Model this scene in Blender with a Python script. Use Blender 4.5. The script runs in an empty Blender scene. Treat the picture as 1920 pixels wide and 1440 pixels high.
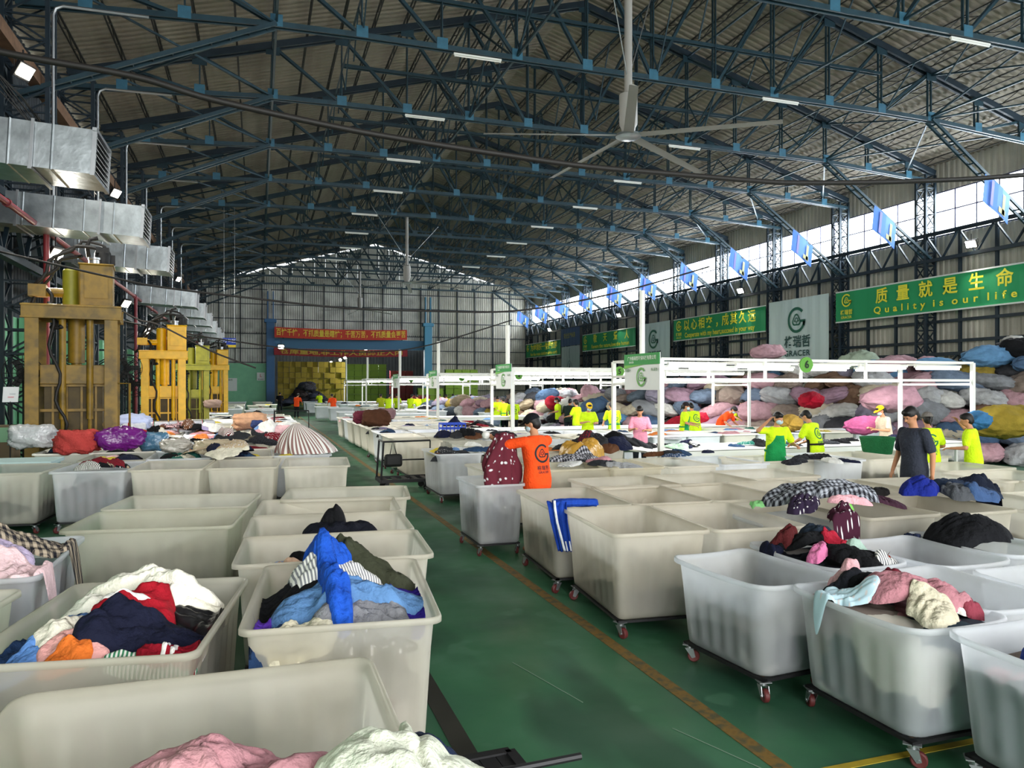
import bpy, math, random
import numpy as np
from mathutils import Vector, Matrix
from mathutils.bvhtree import BVHTree
# ------------------------------------------------------------------ camera, light, exposure
S = bpy.context.scene
COL = S.collection
F_PX, HY, CAM_H = 1420.0, 725.0, 2.0
YAW = math.atan((960 - 483) / F_PX)
CY, SY = math.cos(YAW), math.sin(YAW)
cam = bpy.data.cameras.new('camera'); camo = bpy.data.objects.new('camera', cam); COL.objects.link(camo)
cam.sensor_width = 36; cam.lens = 36 * F_PX / 1920; cam.clip_end = 400; cam.clip_start = .05
cam.shift_y = (HY - 720) / 1920
camo.location = (0, 0, CAM_H); camo.rotation_euler = (math.pi / 2, 0, -YAW)
S.camera = camo
vs = S.view_settings
vs.view_transform = 'Standard'; vs.look = 'None'; vs.gamma = 1; vs.use_curve_mapping = False
vs.exposure = 0.5
w = bpy.data.worlds.new('world'); S.world = w; w.use_nodes = True
bg = w.node_tree.nodes['Background']; bg.inputs[0].default_value = (.93, .97, 1, 1); bg.inputs[1].default_value = 2.2
cy = S.cycles
cy.max_bounces = 5; cy.diffuse_bounces = 3; cy.glossy_bounces = 2; cy.transmission_bounces = 4; cy.transparent_max_bounces = 8
cy.caustics_reflective = False; cy.caustics_refractive = False
cy.use_denoising = True; cy.sample_clamp_indirect = 4; cy.use_adaptive_sampling = True; cy.adaptive_threshold = .03


def area(name, loc, rot, sx, sy, power, col=(1, 1, 1)):
    l = bpy.data.lights.new(name, 'AREA'); l.shape = 'RECTANGLE'; l.size = sx; l.size_y = sy
    l.energy = power; l.color = col
    o = bpy.data.objects.new(name, l); o.location = loc; o.rotation_euler = rot; COL.objects.link(o); return o


# daylight outside the clerestory strip of the window wall
area('daylight_outside_windows', (28.6, 38, 9.6), (0, math.pi / 2 + .12, 0), 2.6, 80, 17000, (.93, .97, 1))
# soft fill light added out of view behind the camera to brighten the bins
area('rear_fill_light', (3, -13, 4.6), (math.pi / 2 - .12, 0, 0), 26, 7, 4000, (1, .985, .95))

# ------------------------------------------------------------------ small helpers
R = random.Random(7)


def lin(c):
    if isinstance(c, str):
        c = [int(c[i:i + 2], 16) / 255 for i in (0, 2, 4)]
    return tuple(x / 12.92 if x <= .04045 else ((x + .055) / 1.055) ** 2.4 for x in c) + (1.0,)


def un(x, y, z):
    D = F_PX * (CAM_H - z) / (y - HY); lat = D * (x - 960) / F_PX
    return (D * SY + lat * CY, D * CY - lat * SY)


def pj(X, Y, Z):
    D = max(.1, X * SY + Y * CY); lat = X * CY - Y * SY
    return (960 + F_PX * lat / D, HY - F_PX * (Z - CAM_H) / D)


def atD(x, D):
    lat = D * (x - 960) / F_PX
    return (D * SY + lat * CY, D * CY - lat * SY)


def atY(x, y, Y):
    t = (x - 960) / F_PX; d = Y / (CY - t * SY)
    return Vector((d * (SY + t * CY), Y, CAM_H + d * (HY - y) / F_PX))


def atX(x, y, X):
    t = (x - 960) / F_PX; d = X / (SY + t * CY)
    return Vector((X, d * (CY - t * SY), CAM_H + d * (HY - y) / F_PX))


class MB:
    def __init__(s):
        s.v = []; s.f = []; s.m = []

    def add(s, v, f, m=0):
        n = len(s.v); s.v.extend(tuple(p) for p in v); s.f.extend(tuple(i + n for i in q) for q in f); s.m.extend([m] * len(f)); return s

    def box(s, c, d, rot=None, m=0):
        x, y, z = (q / 2 for q in d); c = Vector(c)
        P = [Vector(p) for p in ((-x, -y, -z), (x, -y, -z), (x, y, -z), (-x, y, -z), (-x, -y, z), (x, -y, z), (x, y, z), (-x, y, z))]
        if rot is not None: P = [rot @ p for p in P]
        return s.add([p + c for p in P], [(0, 3, 2, 1), (4, 5, 6, 7), (0, 1, 5, 4), (1, 2, 6, 5), (2, 3, 7, 6), (3, 0, 4, 7)], m)

    def bar(s, a, b, w, h=None, up=(0, 0, 1), m=0):
        a = Vector(a); b = Vector(b); h = h or w; d = b - a; L = d.length
        if L < 1e-6: return s
        d /= L; up = Vector(up)
        if abs(d.dot(up)) > .99: up = Vector((0, 1, 0))
        x = d.cross(up).normalized(); z = x.cross(d)
        return s.box((a + b) / 2, (w, L, h), Matrix((x, d, z)).transposed(), m)

    def tube(s, pts, r, n=8, m=0, cap=True):
        pts = [Vector(p) for p in pts]; rs = r if isinstance(r, (list, tuple)) else [r] * len(pts)
        v = []; f = []; prev = None
        for i, p in enumerate(pts):
            d = (pts[min(i + 1, len(pts) - 1)] - pts[max(i - 1, 0)])
            d = d.normalized() if d.length > 1e-9 else Vector((0, 0, 1))
            if prev is None:
                up = Vector((0, 0, 1)) if abs(d.z) < .9 else Vector((1, 0, 0)); x = d.cross(up).normalized()
            else:
                x = (prev - d * prev.dot(d)).normalized()
            prev = x; y = d.cross(x)
            for k in range(n):
                a = 2 * math.pi * k / n; v.append(p + (x * math.cos(a) + y * math.sin(a)) * rs[i])
        for i in range(len(pts) - 1):
            for k in range(n):
                f.append((i * n + k, i * n + (k + 1) % n, (i + 1) * n + (k + 1) % n, (i + 1) * n + k))
        if cap: f.append(tuple(range(n))[::-1]); f.append(tuple((len(pts) - 1) * n + k for k in range(n)))
        return s.add(v, f, m)

    def lathe(s, prof, c=(0, 0, 0), n=16, axis='z', m=0, sx=1, sy=1):
        v = []; f = []; c = Vector(c)
        for (r, z) in prof:
            for k in range(n):
                a = 2 * math.pi * k / n; p = (r * math.cos(a) * sx, r * math.sin(a) * sy, z)
                if axis == 'x': p = (p[2], p[0], p[1])
                if axis == 'y': p = (p[0], p[2], p[1])
                v.append(Vector(p) + c)
        for i in range(len(prof) - 1):
            for k in range(n):
                f.append((i * n + k, i * n + (k + 1) % n, (i + 1) * n + (k + 1) % n, (i + 1) * n + k))
        f.append(tuple(range(n))[::-1]); f.append(tuple((len(prof) - 1) * n + k for k in range(n)))
        return s.add(v, f, m)

    def mesh(s, name, mats, smooth=False):
        me = bpy.data.meshes.new(name); me.from_pydata([tuple(p) for p in s.v], [], s.f)
        if not isinstance(mats, (list, tuple)): mats = [mats]
        for q in mats: me.materials.append(q)
        if len(mats) > 1: me.polygons.foreach_set('material_index', s.m)
        if smooth:
            me.polygons.foreach_set('use_smooth', [True] * len(s.f)); 
            if smooth == 'auto': me.set_sharp_from_angle(angle=.7)
        me.update(); return me

    def build(s, name, mats, parent=None, smooth=False, loc=None, color=None, bevel=0):
        return put(name, s.mesh(name, mats, smooth), parent, loc, 0, color, bevel)


def put(name, me, parent=None, loc=None, rz=0, color=None, bevel=0):
    o = bpy.data.objects.new(name, me); COL.objects.link(o)
    if parent is not None: o.parent = parent
    if loc is not None: o.location = loc
    if rz: o.rotation_euler.z = rz
    if color is not None: o.color = lin(color)
    if bevel:
        b = o.modifiers.new('bevel', 'BEVEL'); b.width = bevel; b.segments = 2; b.limit_method = 'ANGLE'
    return o


def empty(name, loc=(0, 0, 0), rz=0):
    o = bpy.data.objects.new(name, None); COL.objects.link(o); o.location = loc; o.rotation_euler.z = rz; return o


def tag(o, label, cat, group=None, kind=None):
    if label: o['label'] = label
    if cat: o['category'] = cat
    if group: o['group'] = group
    if kind: o['kind'] = kind
    return o


def struct(o):
    o['kind'] = 'structure'; return o


def copy_tree(o, parent=None):
    c = o.copy(); COL.objects.link(c)
    if parent is not None: c.parent = parent
    for ch in o.children: copy_tree(ch, c)
    return c


# ------------------------------------------------------------------ materials
def mat(name, col, rough=.6, metal=0., spec=.4, noise=0., nscale=6., bump=0., bscale=40., objcol=False, emit=None, estr=0.,
        stretch=(1, 1, 1), col2=None):
    m = bpy.data.materials.new(name); m.use_nodes = True; nt = m.node_tree; N = nt.nodes; L = nt.links
    b = N['Principled BSDF']; b.inputs['Roughness'].default_value = rough; b.inputs['Metallic'].default_value = metal
    b.inputs['Specular IOR Level'].default_value = spec
    src = None
    if objcol:
        oi = N.new('ShaderNodeObjectInfo'); src = oi.outputs['Color']
    else:
        rgb = N.new('ShaderNodeRGB'); rgb.outputs[0].default_value = lin(col); src = rgb.outputs[0]
    if noise or bump or col2:
        tc = N.new('ShaderNodeTexCoord'); mp = N.new('ShaderNodeMapping'); mp.inputs['Scale'].default_value = stretch
        L.new(tc.outputs['Object'], mp.inputs[0])
    if noise or col2:
        n = N.new('ShaderNodeTexNoise'); n.inputs['Scale'].default_value = nscale; n.inputs['Detail'].default_value = 4
        L.new(mp.outputs[0], n.inputs['Vector'])
        if col2:
            cr = N.new('ShaderNodeValToRGB'); cr.color_ramp.elements[0].position = .42; cr.color_ramp.elements[1].position = .62
            L.new(n.outputs[0], cr.inputs[0]); mx = N.new('ShaderNodeMix'); mx.data_type = 'RGBA'
            L.new(cr.outputs[0], mx.inputs[0]); L.new(src, mx.inputs[6]); mx.inputs[7].default_value = lin(col2); src = mx.outputs[2]
        if noise:
            mr = N.new('ShaderNodeMapRange'); mr.inputs[1].default_value = .3; mr.inputs[2].default_value = .7
            mr.inputs[3].default_value = 1 - noise; mr.inputs[4].default_value = 1 + noise * .6
            L.new(n.outputs[0], mr.inputs[0]); mx = N.new('ShaderNodeVectorMath'); mx.operation = 'SCALE'
            L.new(src, mx.inputs[0]); L.new(mr.outputs[0], mx.inputs['Scale']); src = mx.outputs[0]
    L.new(src, b.inputs['Base Color'])
    if bump:
        n2 = N.new('ShaderNodeTexNoise'); n2.inputs['Scale'].default_value = bscale; n2.inputs['Detail'].default_value = 3
        L.new(mp.outputs[0], n2.inputs['Vector']); bp = N.new('ShaderNodeBump'); bp.inputs['Strength'].default_value = bump
        bp.inputs['Distance'].default_value = .02; L.new(n2.outputs[0], bp.inputs['Height']); L.new(bp.outputs[0], b.inputs['Normal'])
    if emit:
        b.inputs['Emission Color'].default_value = lin(emit); b.inputs['Emission Strength'].default_value = estr
        m.cycles.emission_sampling = 'NONE'
    return m


def plastic(name, col, trans=.4, clear=.08, rough=.3):
    """milky translucent polyethylene, one sheet thick"""
    m = bpy.data.materials.new(name); m.use_nodes = True; nt = m.node_tree; N = nt.nodes; L = nt.links
    b = N['Principled BSDF']; out = N['Material Output']; b.inputs['Roughness'].default_value = rough
    b.inputs['Specular IOR Level'].default_value = .35
    tc = N.new('ShaderNodeTexCoord'); n = N.new('ShaderNodeTexNoise'); n.inputs['Scale'].default_value = 2.2; n.inputs['Detail'].default_value = 5
    oi = N.new('ShaderNodeObjectInfo'); ad = N.new('ShaderNodeVectorMath'); L.new(tc.outputs['Object'], ad.inputs[0]); L.new(oi.outputs['Random'], ad.inputs[1])
    L.new(ad.outputs[0], n.inputs['Vector'])
    cr = N.new('ShaderNodeValToRGB'); e = cr.color_ramp.elements
    c = lin(col); e[0].position = .3; e[0].color = (c[0] * .86, c[1] * .85, c[2] * .82, 1); e[1].position = .6; e[1].color = c
    L.new(n.outputs[0], cr.inputs[0])
    mul = N.new('ShaderNodeMix'); mul.data_type = 'RGBA'; mul.blend_type = 'MULTIPLY'; mul.inputs[0].default_value = 1
    L.new(cr.outputs[0], mul.inputs[6]); L.new(oi.outputs['Color'], mul.inputs[7])
    L.new(mul.outputs[2], b.inputs['Base Color'])
    t = N.new('ShaderNodeBsdfTranslucent'); L.new(mul.outputs[2], t.inputs[0])
    m1 = N.new('ShaderNodeMixShader'); m1.inputs[0].default_value = trans; L.new(b.outputs[0], m1.inputs[1]); L.new(t.outputs[0], m1.inputs[2])
    tr = N.new('ShaderNodeBsdfTransparent'); m2 = N.new('ShaderNodeMixShader'); m2.inputs[0].default_value = clear
    L.new(m1.outputs[0], m2.inputs[1]); L.new(tr.outputs[0], m2.inputs[2]); L.new(m2.outputs[0], out.inputs[0])
    return m


def fabric_pattern(name, kind):
    m = bpy.data.materials.new(name); m.use_nodes = True; nt = m.node_tree; N = nt.nodes; L = nt.links
    b = N['Principled BSDF']; b.inputs['Roughness'].default_value = .9; b.inputs['Specular IOR Level'].default_value = .15
    tc = N.new('ShaderNodeTexCoord'); oi = N.new('ShaderNodeObjectInfo')
    uv = tc.outputs['UV']

    def wave(axis, scale, lo, hi):
        wv = N.new('ShaderNodeTexWave'); wv.bands_direction = axis; wv.inputs['Scale'].default_value = scale; L.new(uv, wv.inputs[0])
        c = N.new('ShaderNodeValToRGB'); c.color_ramp.elements[0].position = lo; c.color_ramp.elements[1].position = hi; L.new(wv.outputs[0], c.inputs[0]); return c.outputs[0]
    if kind == 'plaid':
        a = wave('X', 1.7, .45, .6); c = wave('Y', 1.7, .45, .6); a2 = wave('Y', 5.1, .8, .9)
        ad = N.new('ShaderNodeMath'); ad.operation = 'ADD'; L.new(a, ad.inputs[0]); L.new(c, ad.inputs[1])
        ad2 = N.new('ShaderNodeMath'); ad2.operation = 'MULTIPLY_ADD'; L.new(a2, ad2.inputs[0]); ad2.inputs[1].default_value = .5; L.new(ad.outputs[0], ad2.inputs[2])
        f = N.new('ShaderNodeMath'); f.operation = 'MULTIPLY'; L.new(ad2.outputs[0], f.inputs[0]); f.inputs[1].default_value = .62; f.use_clamp = True
        other = (.015, .015, .02, 1)
    elif kind == 'stripe':
        f_ = wave('X', 4.5, .45, .55); f = N.new('ShaderNodeMath'); L.new(f_, f.inputs[0]); f.inputs[1].default_value = 0
        other = (.75, .74, .7, 1)
    else:
        v = N.new('ShaderNodeTexVoronoi'); v.inputs['Scale'].default_value = 9; L.new(uv, v.inputs['Vector'])
        c = N.new('ShaderNodeValToRGB'); c.color_ramp.elements[0].position = .22; c.color_ramp.elements[0].color = (1, 1, 1, 1)
        c.color_ramp.elements[1].position = .3; c.color_ramp.elements[1].color = (0, 0, 0, 1); L.new(v.outputs['Distance'], c.inputs[0])
        f = N.new('ShaderNodeMath'); L.new(c.outputs[0], f.inputs[0]); f.inputs[1].default_value = 0
        other = (.62, .6, .62, 1)
    mx = N.new('ShaderNodeMix'); mx.data_type = 'RGBA'; L.new(f.outputs[0], mx.inputs[0]); L.new(oi.outputs['Color'], mx.inputs[6]); mx.inputs[7].default_value = other
    L.new(mx.outputs[2], b.inputs['Base Color'])
    return m


def mixed_cloth(name, cols, scale=3.):
    """many crumpled garments packed together: patchy colours"""
    m = bpy.data.materials.new(name); m.use_nodes = True; nt = m.node_tree; N = nt.nodes; L = nt.links
    b = N['Principled BSDF']; b.inputs['Roughness'].default_value = .95; b.inputs['Specular IOR Level'].default_value = .1
    tc = N.new('ShaderNodeTexCoord'); oi = N.new('ShaderNodeObjectInfo')
    n = N.new('ShaderNodeTexNoise'); n.inputs['Scale'].default_value = 2.5; n.inputs['Detail'].default_value = 3; L.new(tc.outputs['Object'], n.inputs['Vector'])
    ad = N.new('ShaderNodeVectorMath'); ad.operation = 'MULTIPLY_ADD'; L.new(n.outputs['Color'], ad.inputs[0]); ad.inputs[1].default_value = (.7, .7, .7); L.new(tc.outputs['Object'], ad.inputs[2])
    ad2 = N.new('ShaderNodeVectorMath'); sc = N.new('ShaderNodeVectorMath'); sc.operation = 'SCALE'; sc.inputs['Scale'].default_value = 17
    L.new(oi.outputs['Random'], sc.inputs[0]); L.new(ad.outputs[0], ad2.inputs[0]); L.new(sc.outputs[0], ad2.inputs[1])
    v = N.new('ShaderNodeTexVoronoi'); v.inputs['Scale'].default_value = scale; L.new(ad2.outputs[0], v.inputs['Vector'])
    sp = N.new('ShaderNodeSeparateColor'); L.new(v.outputs['Color'], sp.inputs[0])
    cr = N.new('ShaderNodeValToRGB'); cr.color_ramp.interpolation = 'CONSTANT'; e = cr.color_ramp.elements
    while len(e) < len(cols): e.new(.5)
    for i, c in enumerate(cols): e[i].position = i / len(cols); e[i].color = lin(c)
    L.new(sp.outputs[0], cr.inputs[0]); L.new(cr.outputs[0], b.inputs['Base Color'])
    return m


M = {}
M['fabric'] = mat('fabric', 'ffffff', .88, spec=.15, objcol=True, noise=.18, nscale=9, bump=.7, bscale=38)
M['leather'] = mat('leather', 'ffffff', .35, spec=.5, objcol=True, bump=.3, bscale=20)
M['shiny'] = mat('shiny_film', 'ffffff', .22, spec=.6, objcol=True, bump=1., bscale=14)
M['plaid'] = fabric_pattern('plaid_fabric', 'plaid'); M['stripe'] = fabric_pattern('striped_fabric', 'stripe'); M['print'] = fabric_pattern('printed_fabric', 'dots')
M['bin'] = plastic('milky_plastic', 'ffffff', .62, .26, .38)
M['bin_far'] = mat('milky_plastic_far', 'ffffff', .45, objcol=True, noise=.08, nscale=2)
M['mixed_dark'] = mixed_cloth('packed_dark_clothes', ['141620', '26262c', '3c3e44', '1b1f33', '5a4c4c', '2c333a', '8b8785', '20242c'])
M['mixed'] = mixed_cloth('packed_clothes', ['3a3d48', 'b9a6a8', '7d828e', 'd7d2c8', '56505a', 'a4b2b4', 'c98f9a', '42505c', '8c7f78'])
M['steel'] = mat('zinc_steel', '9fa2a5', .35, .8); M['dark_steel'] = mat('dark_steel', '2a2a2c', .5, .5)
M['wheel'] = mat('red_wheel_rubber', '5d2626', .5); M['black'] = mat('black_rubber', '141414', .55, spec=.3)
M['ply'] = mat('plywood_edge', '5c4d38', .7)
M['blue'] = mat('blue_steel_paint', '1d3843', .5, spec=.4, noise=.25, nscale=3); M['blue_d'] = mat('dark_blue_steel_paint', '1a2a35', .55, noise=.3, nscale=2)
M['gusset'] = mat('gusset_blue_paint', '336379', .5, noise=.15)
M['purlin'] = mat('purlin_paint', '2a2a26', .6)
M['roof'] = mat('roof_sheet', '9a9281', .7, noise=.25, nscale=.5, stretch=(3, .25, 1), col2='80776a')
M['wall_sheet'] = mat('wall_sheet', 'b5b2a6', .6, noise=.2, nscale=.8)
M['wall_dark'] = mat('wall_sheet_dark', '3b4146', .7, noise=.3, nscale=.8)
M['far_sheet'] = mat('far_wall_sheet', 'd8d8d0', .6, noise=.15, nscale=.7, col2='a8a8a2')
M['mint'] = mat('mint_paint', '84c49c', .6, noise=.1, nscale=2)
M['white'] = mat('white_paint', 'e4e4de', .45); M['paper'] = mat('paper_white', 'e9ecec', .7)
M['tube_on'] = mat('lit_tube', 'ffffff', .4, emit='ffffff', estr=7.); M['tube_off'] = mat('unlit_tube', 'e8e8e0', .4)
M['lamp'] = mat('lamp_glow', 'ffffff', .4, emit='fff6e0', estr=40.)
M['galv'] = mat('galvanised_sheet', 'a6adb0', .32, .75, noise=.25, nscale=5, bump=.25, bscale=6)
M['yellow'] = mat('yellow_press_paint', '94731b', .5, spec=.4, noise=.35, nscale=4, col2='5e4a16'); M['yellow_b'] = mat('bright_yellow_paint', 'eab40e', .42, noise=.15)
M['olive'] = mat('olive_paint', '7c7a1e', .5, noise=.2)
M['redpipe'] = mat('red_pipe_paint', '7d2a33', .45); M['rust'] = mat('rusty_beam', '6b4f3a', .8, noise=.3)
M['cable'] = mat('black_cable', '1c1917', .6)
M['skin'] = mat('skin', 'b98463', .6, spec=.3); M['hair'] = mat('hair', '0f0c0b', .55); M['cloth_flat'] = M['fabric']
M['eye'] = mat('eye', '15100d', .2)
M['ink'] = mat('ink', 'ffffff', .7, objcol=True)
M['concrete'] = mat('pale_far_floor', '6c7068', .7)
# ------------------------------------------------------------------ floor
def floor_material():
    m = bpy.data.materials.new('green_floor_paint'); m.use_nodes = True; N = m.node_tree.nodes; L = m.node_tree.links
    b = N['Principled BSDF']; b.inputs['Specular IOR Level'].default_value = .45
    tc = N.new('ShaderNodeTexCoord')

    def noise(sc, det, stretch=(1, 1, 1)):
        mp = N.new('ShaderNodeMapping'); mp.inputs['Scale'].default_value = stretch; L.new(tc.outputs['Object'], mp.inputs[0])
        n = N.new('ShaderNodeTexNoise'); n.inputs['Scale'].default_value = sc; n.inputs['Detail'].default_value = det; L.new(mp.outputs[0], n.inputs[0]); return n.outputs[0]

    def ramp(src, *st):
        c = N.new('ShaderNodeValToRGB'); e = c.color_ramp.elements
        while len(e) < len(st): e.new(.5)
        for i, (p, q) in enumerate(st): e[i].position = p; e[i].color = q if isinstance(q, tuple) else lin(q)
        L.new(src, c.inputs[0]); return c.outputs[0]

    def mix(f, a, bb):
        x = N.new('ShaderNodeMix'); x.data_type = 'RGBA'
        if isinstance(f, float): x.inputs[0].default_value = f
        else: L.new(f, x.inputs[0])
        L.new(a, x.inputs[6])
        if isinstance(bb, str): x.inputs[7].default_value = lin(bb)
        else: L.new(bb, x.inputs[7])
        return x.outputs[2]
    base = ramp(noise(.8, 6), (.3, '2f5844'), (.5, '376b4b'), (.7, '4a7a5e'))
    k = (0, 0, 0, 1); o = (1, 1, 1, 1)
    c = mix(ramp(noise(1.1, 3, (1, .35, 1)), (.52, k), (.62, (.55, .55, .55, 1))), base, '20352c')
    c = mix(ramp(noise(2.3, 2), (.62, k), (.66, (.5, .5, .5, 1))), c, '4d7a60')
    sep = N.new('ShaderNodeSeparateXYZ'); L.new(tc.outputs['Object'], sep.inputs[0])
    w1 = N.new('ShaderNodeTexVoronoi'); w1.inputs['Scale'].default_value = 55; L.new(tc.outputs['Object'], w1.inputs[0])
    c = mix(ramp(w1.outputs['Distance'], (.02, (.5, .5, .5, 1)), (.05, k)), c, '6f8574')
    L.new(c, b.inputs['Base Color'])
    L.new(ramp(noise(1.7, 5), (.3, (.3, .3, .3, 1)), (.7, (.55, .55, .55, 1))), b.inputs['Roughness'])
    return m


mb = MB(); mb.add([(-12, -20, 0), (40, -20, 0), (40, 110, 0), (-12, 110, 0)], [(0, 1, 2, 3)])
struct(mb.build('floor', floor_material()))
M['line'] = mat('worn_yellow_line', '8d6d33', .6, noise=.4, nscale=14, col2='4c4a34'); M['line2'] = mat('yellow_line', 'a8922c', .6, noise=.2, nscale=8)
M['patch'] = mat('worn_brown_floor', '30302a', .5, noise=.3, nscale=3)
fl = MB(); fl.box((2.61, 25, .002), (.1, 56, .003)); o = tag(fl.build('aisle_line', M['line']), 'worn ochre line painted along the green aisle floor', 'floor line')
fl = MB(); fl.box((1.08, 25, .002), (.12, 56, .003)); o = tag(fl.build('aisle_line', M['patch']), 'dark faded line along the aisle beside the full jeans bin', 'floor line')
fl = MB(); fl.box((3.4, 3.22, .002), (1.5, .05, .003)); o = tag(fl.build('aisle_line', M['line2']), 'short bright yellow line crossing under the near white bins', 'floor line')
for i, (x0, y0, x1, y1) in enumerate(((1.35, 3.0, 2.2, 2.2), (1.75, 5.2, 1.95, 4.4), (2.3, 3.9, 2.55, 3.2))):
    fl = MB(); fl.bar((x0, y0, .003), (x1, y1, .003), .006, .002)
    tag(fl.build('floor_scratch', mat('scratch%d' % i, '7d9482', .6)), 'thin pale scratch on the green aisle floor', 'scratch', 'scratches on the aisle floor')

# ------------------------------------------------------------------ hall
XL, XR, XC = -5.5, 27.6, 11.05
Y0, Y1 = -12.0, 75.5
ZCH, ZEV, ZRG = 11.1, 11.25, 15.9
BAY = [9.9 + 5 * k for k in range(14)]     # truss and column planes


def zroof(x): return ZRG - (ZRG - ZEV) * abs(x - XC) / (XR - XC)


def corr(name, p0, du, dv, nu, depth, nrm, m, kindname=None, skip=None):
    """corrugated sheet: p0 + u*du + v*dv, ridges along dv, nu corrugations; real folded geometry"""
    p0, du, dv, nrm = Vector(p0), Vector(du), Vector(dv), Vector(nrm)
    v = []; f = []; k = 0
    for i in range(nu):
        for (a, h) in ((0, 0), (.35, 0), (.5, 1), (.85, 1)):
            p = p0 + du * ((i + a) / nu) + nrm * (h * depth); v += [p, p + dv]
    p = p0 + du; v += [p, p + dv]
    for i in range(len(v) // 2 - 1): f.append((2 * i, 2 * i + 2, 2 * i + 3, 2 * i + 1))
    b = MB(); b.add(v, f); o = b.build(name, m); return struct(o)


zl, zr_ = zroof(XL), zroof(XR)
corr('roof', (XL - .9, Y0, zroof(XL) + .1), (0, Y1 - Y0, 0), (XC - XL + .9, 0, ZRG - zroof(XL) + .15), 300, .05, (0, 0, 1), M['roof'])
corr('roof', (XR + .6, Y0, zroof(XR) + .1), (0, Y1 - Y0, 0), (XC - XR - .6, 0, ZRG - zroof(XR) + .15), 300, .05, (0, 0, 1), M['roof'])
# purlins: lattice joists running the length of the hall
b = MB(); n = 130; L_ = Y1 - Y0 - 1
b.box((0, 0, .12), (.05, L_, .04)); b.box((0, 0, -.12), (.04, L_, .03))
for i in range(n):
    y = -L_ / 2 + L_ * i / n; y2 = y + L_ / n; z0, z1 = ((-.12, .12) if i % 2 else (.12, -.12)); b.bar((0, y, z0), (0, y2, z1), .02, .02)
pm = b.mesh('purlin', M['purlin'])
roofp = struct(empty('roof'))
for side in (-1, 1):
    for k in range(1, 16):
        x = XC + side * k * 1.06
        if XL < x < XR: put('purlin', pm, roofp, (x, (Y0 + Y1) / 2, zroof(x) + .05))
# ---- trusses
NODES = [XC + 2.12 * j for j in range(-7, 8)]


def topz(x): return zroof(x) - .25


def botz(x): return ZCH - max(0, (abs(x - XC) - 10)) * .06


def double(b, a, c, w=.07, gap=.1):
    a, c = Vector(a), Vector(c)
    for s in (-1, 1): b.bar(a + Vector((0, s * gap / 2, 0)), c + Vector((0, s * gap / 2, 0)), w * .45, w)


def make_truss(parts):
    t = empty('roof_truss') if parts else None; one = MB()

    def part(name, fn, m=None):
        if parts:
            q = MB(); fn(q); q.build(name, m or M['blue'], t)
        else: fn(one)
    for s in (-1, 1):
        xe = XL + .3 if s < 0 else XR - .3
        part('rafter', lambda q: (double(q, (XC, 0, topz(XC)), (xe, 0, topz(xe)), .2, .22), [q.bar((XC + (xe - XC) * i / 30, -.11, topz(XC + (xe - XC) * i / 30)), (XC + (xe - XC) * i / 30, .11, topz(XC + (xe - XC) * i / 30)), .06, .05) for i in range(31)]), M['blue_d'])
    part('bottom_chord', lambda q: [double(q, (a, 0, botz(a)), (c, 0, botz(c)), .13, .16) for a, c in zip([XL + .3] + NODES, NODES + [XR - .3])])
    part('collar_beam', lambda q: double(q, (NODES[3], 0, ZCH + 1.25), (NODES[11], 0, ZCH + 1.25), .09, .14))
    for j, x in enumerate(NODES):
        part('web_post', lambda q: double(q, (x, 0, botz(x)), (x, 0, topz(x)), .07, .14))
        g = lambda q: q.box((x, -.1, botz(x) + .09), (.3, .02, .3))
        part('gusset_plate', g, M['gusset'])
        part('gusset_plate', lambda q: q.box((x, -.1, topz(x) - .16), (.42, .02, .3)), M['blue'])
    for j in range(len(NODES) - 1):
        a, c = NODES[j], NODES[j + 1]
        if j < 7: part('web_diagonal', lambda q: double(q, (a, 0, topz(a)), (c, 0, botz(c)), .08, .1))
        else: part('web_diagonal', lambda q: double(q, (c, 0, topz(c)), (a, 0, botz(a)), .08, .1))
    for s in (-1, 1):   # knee braces down to the columns
        xw = XL + .3 if s < 0 else XR - .4; xn = NODES[2] if s < 0 else NODES[12]
        def kb(q):
            p, r = Vector((xw, 0, 8.6 if s < 0 else 7.3)), Vector((xn, 0, botz(xn)))
            for dy in (-.14, .14): q.bar(p + Vector((0, dy, 0)), r + Vector((0, dy, 0)), .07, .1)
            for i in range(13): c_ = p.lerp(r, (i + .5) / 13); q.bar(c_ + Vector((0, -.14, 0)), c_ + Vector((0, .14, 0)), .03, .05)
        part('knee_brace', kb)
    if parts: return t
    return one.build('roof_truss', M['blue'])


tr_near = make_truss(True); tr_far = make_truss(False)
for k, y in enumerate(BAY[:-1]):
    if k == 1: t = tr_near
    elif k == 7: t = tr_far
    elif 1 < k < 7: t = copy_tree(tr_near)
    else: t = tr_far.copy(); COL.objects.link(t)
    t.location = (0, y, 0)
    tag(t, 'blue steel roof truss spanning the hall, %s from the camera' % ('nearest,first,second,third,fourth,fifth,sixth,seventh,eighth,ninth,tenth,eleventh,twelfth'.split(',')[k]), 'roof truss', 'roof trusses')
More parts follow.
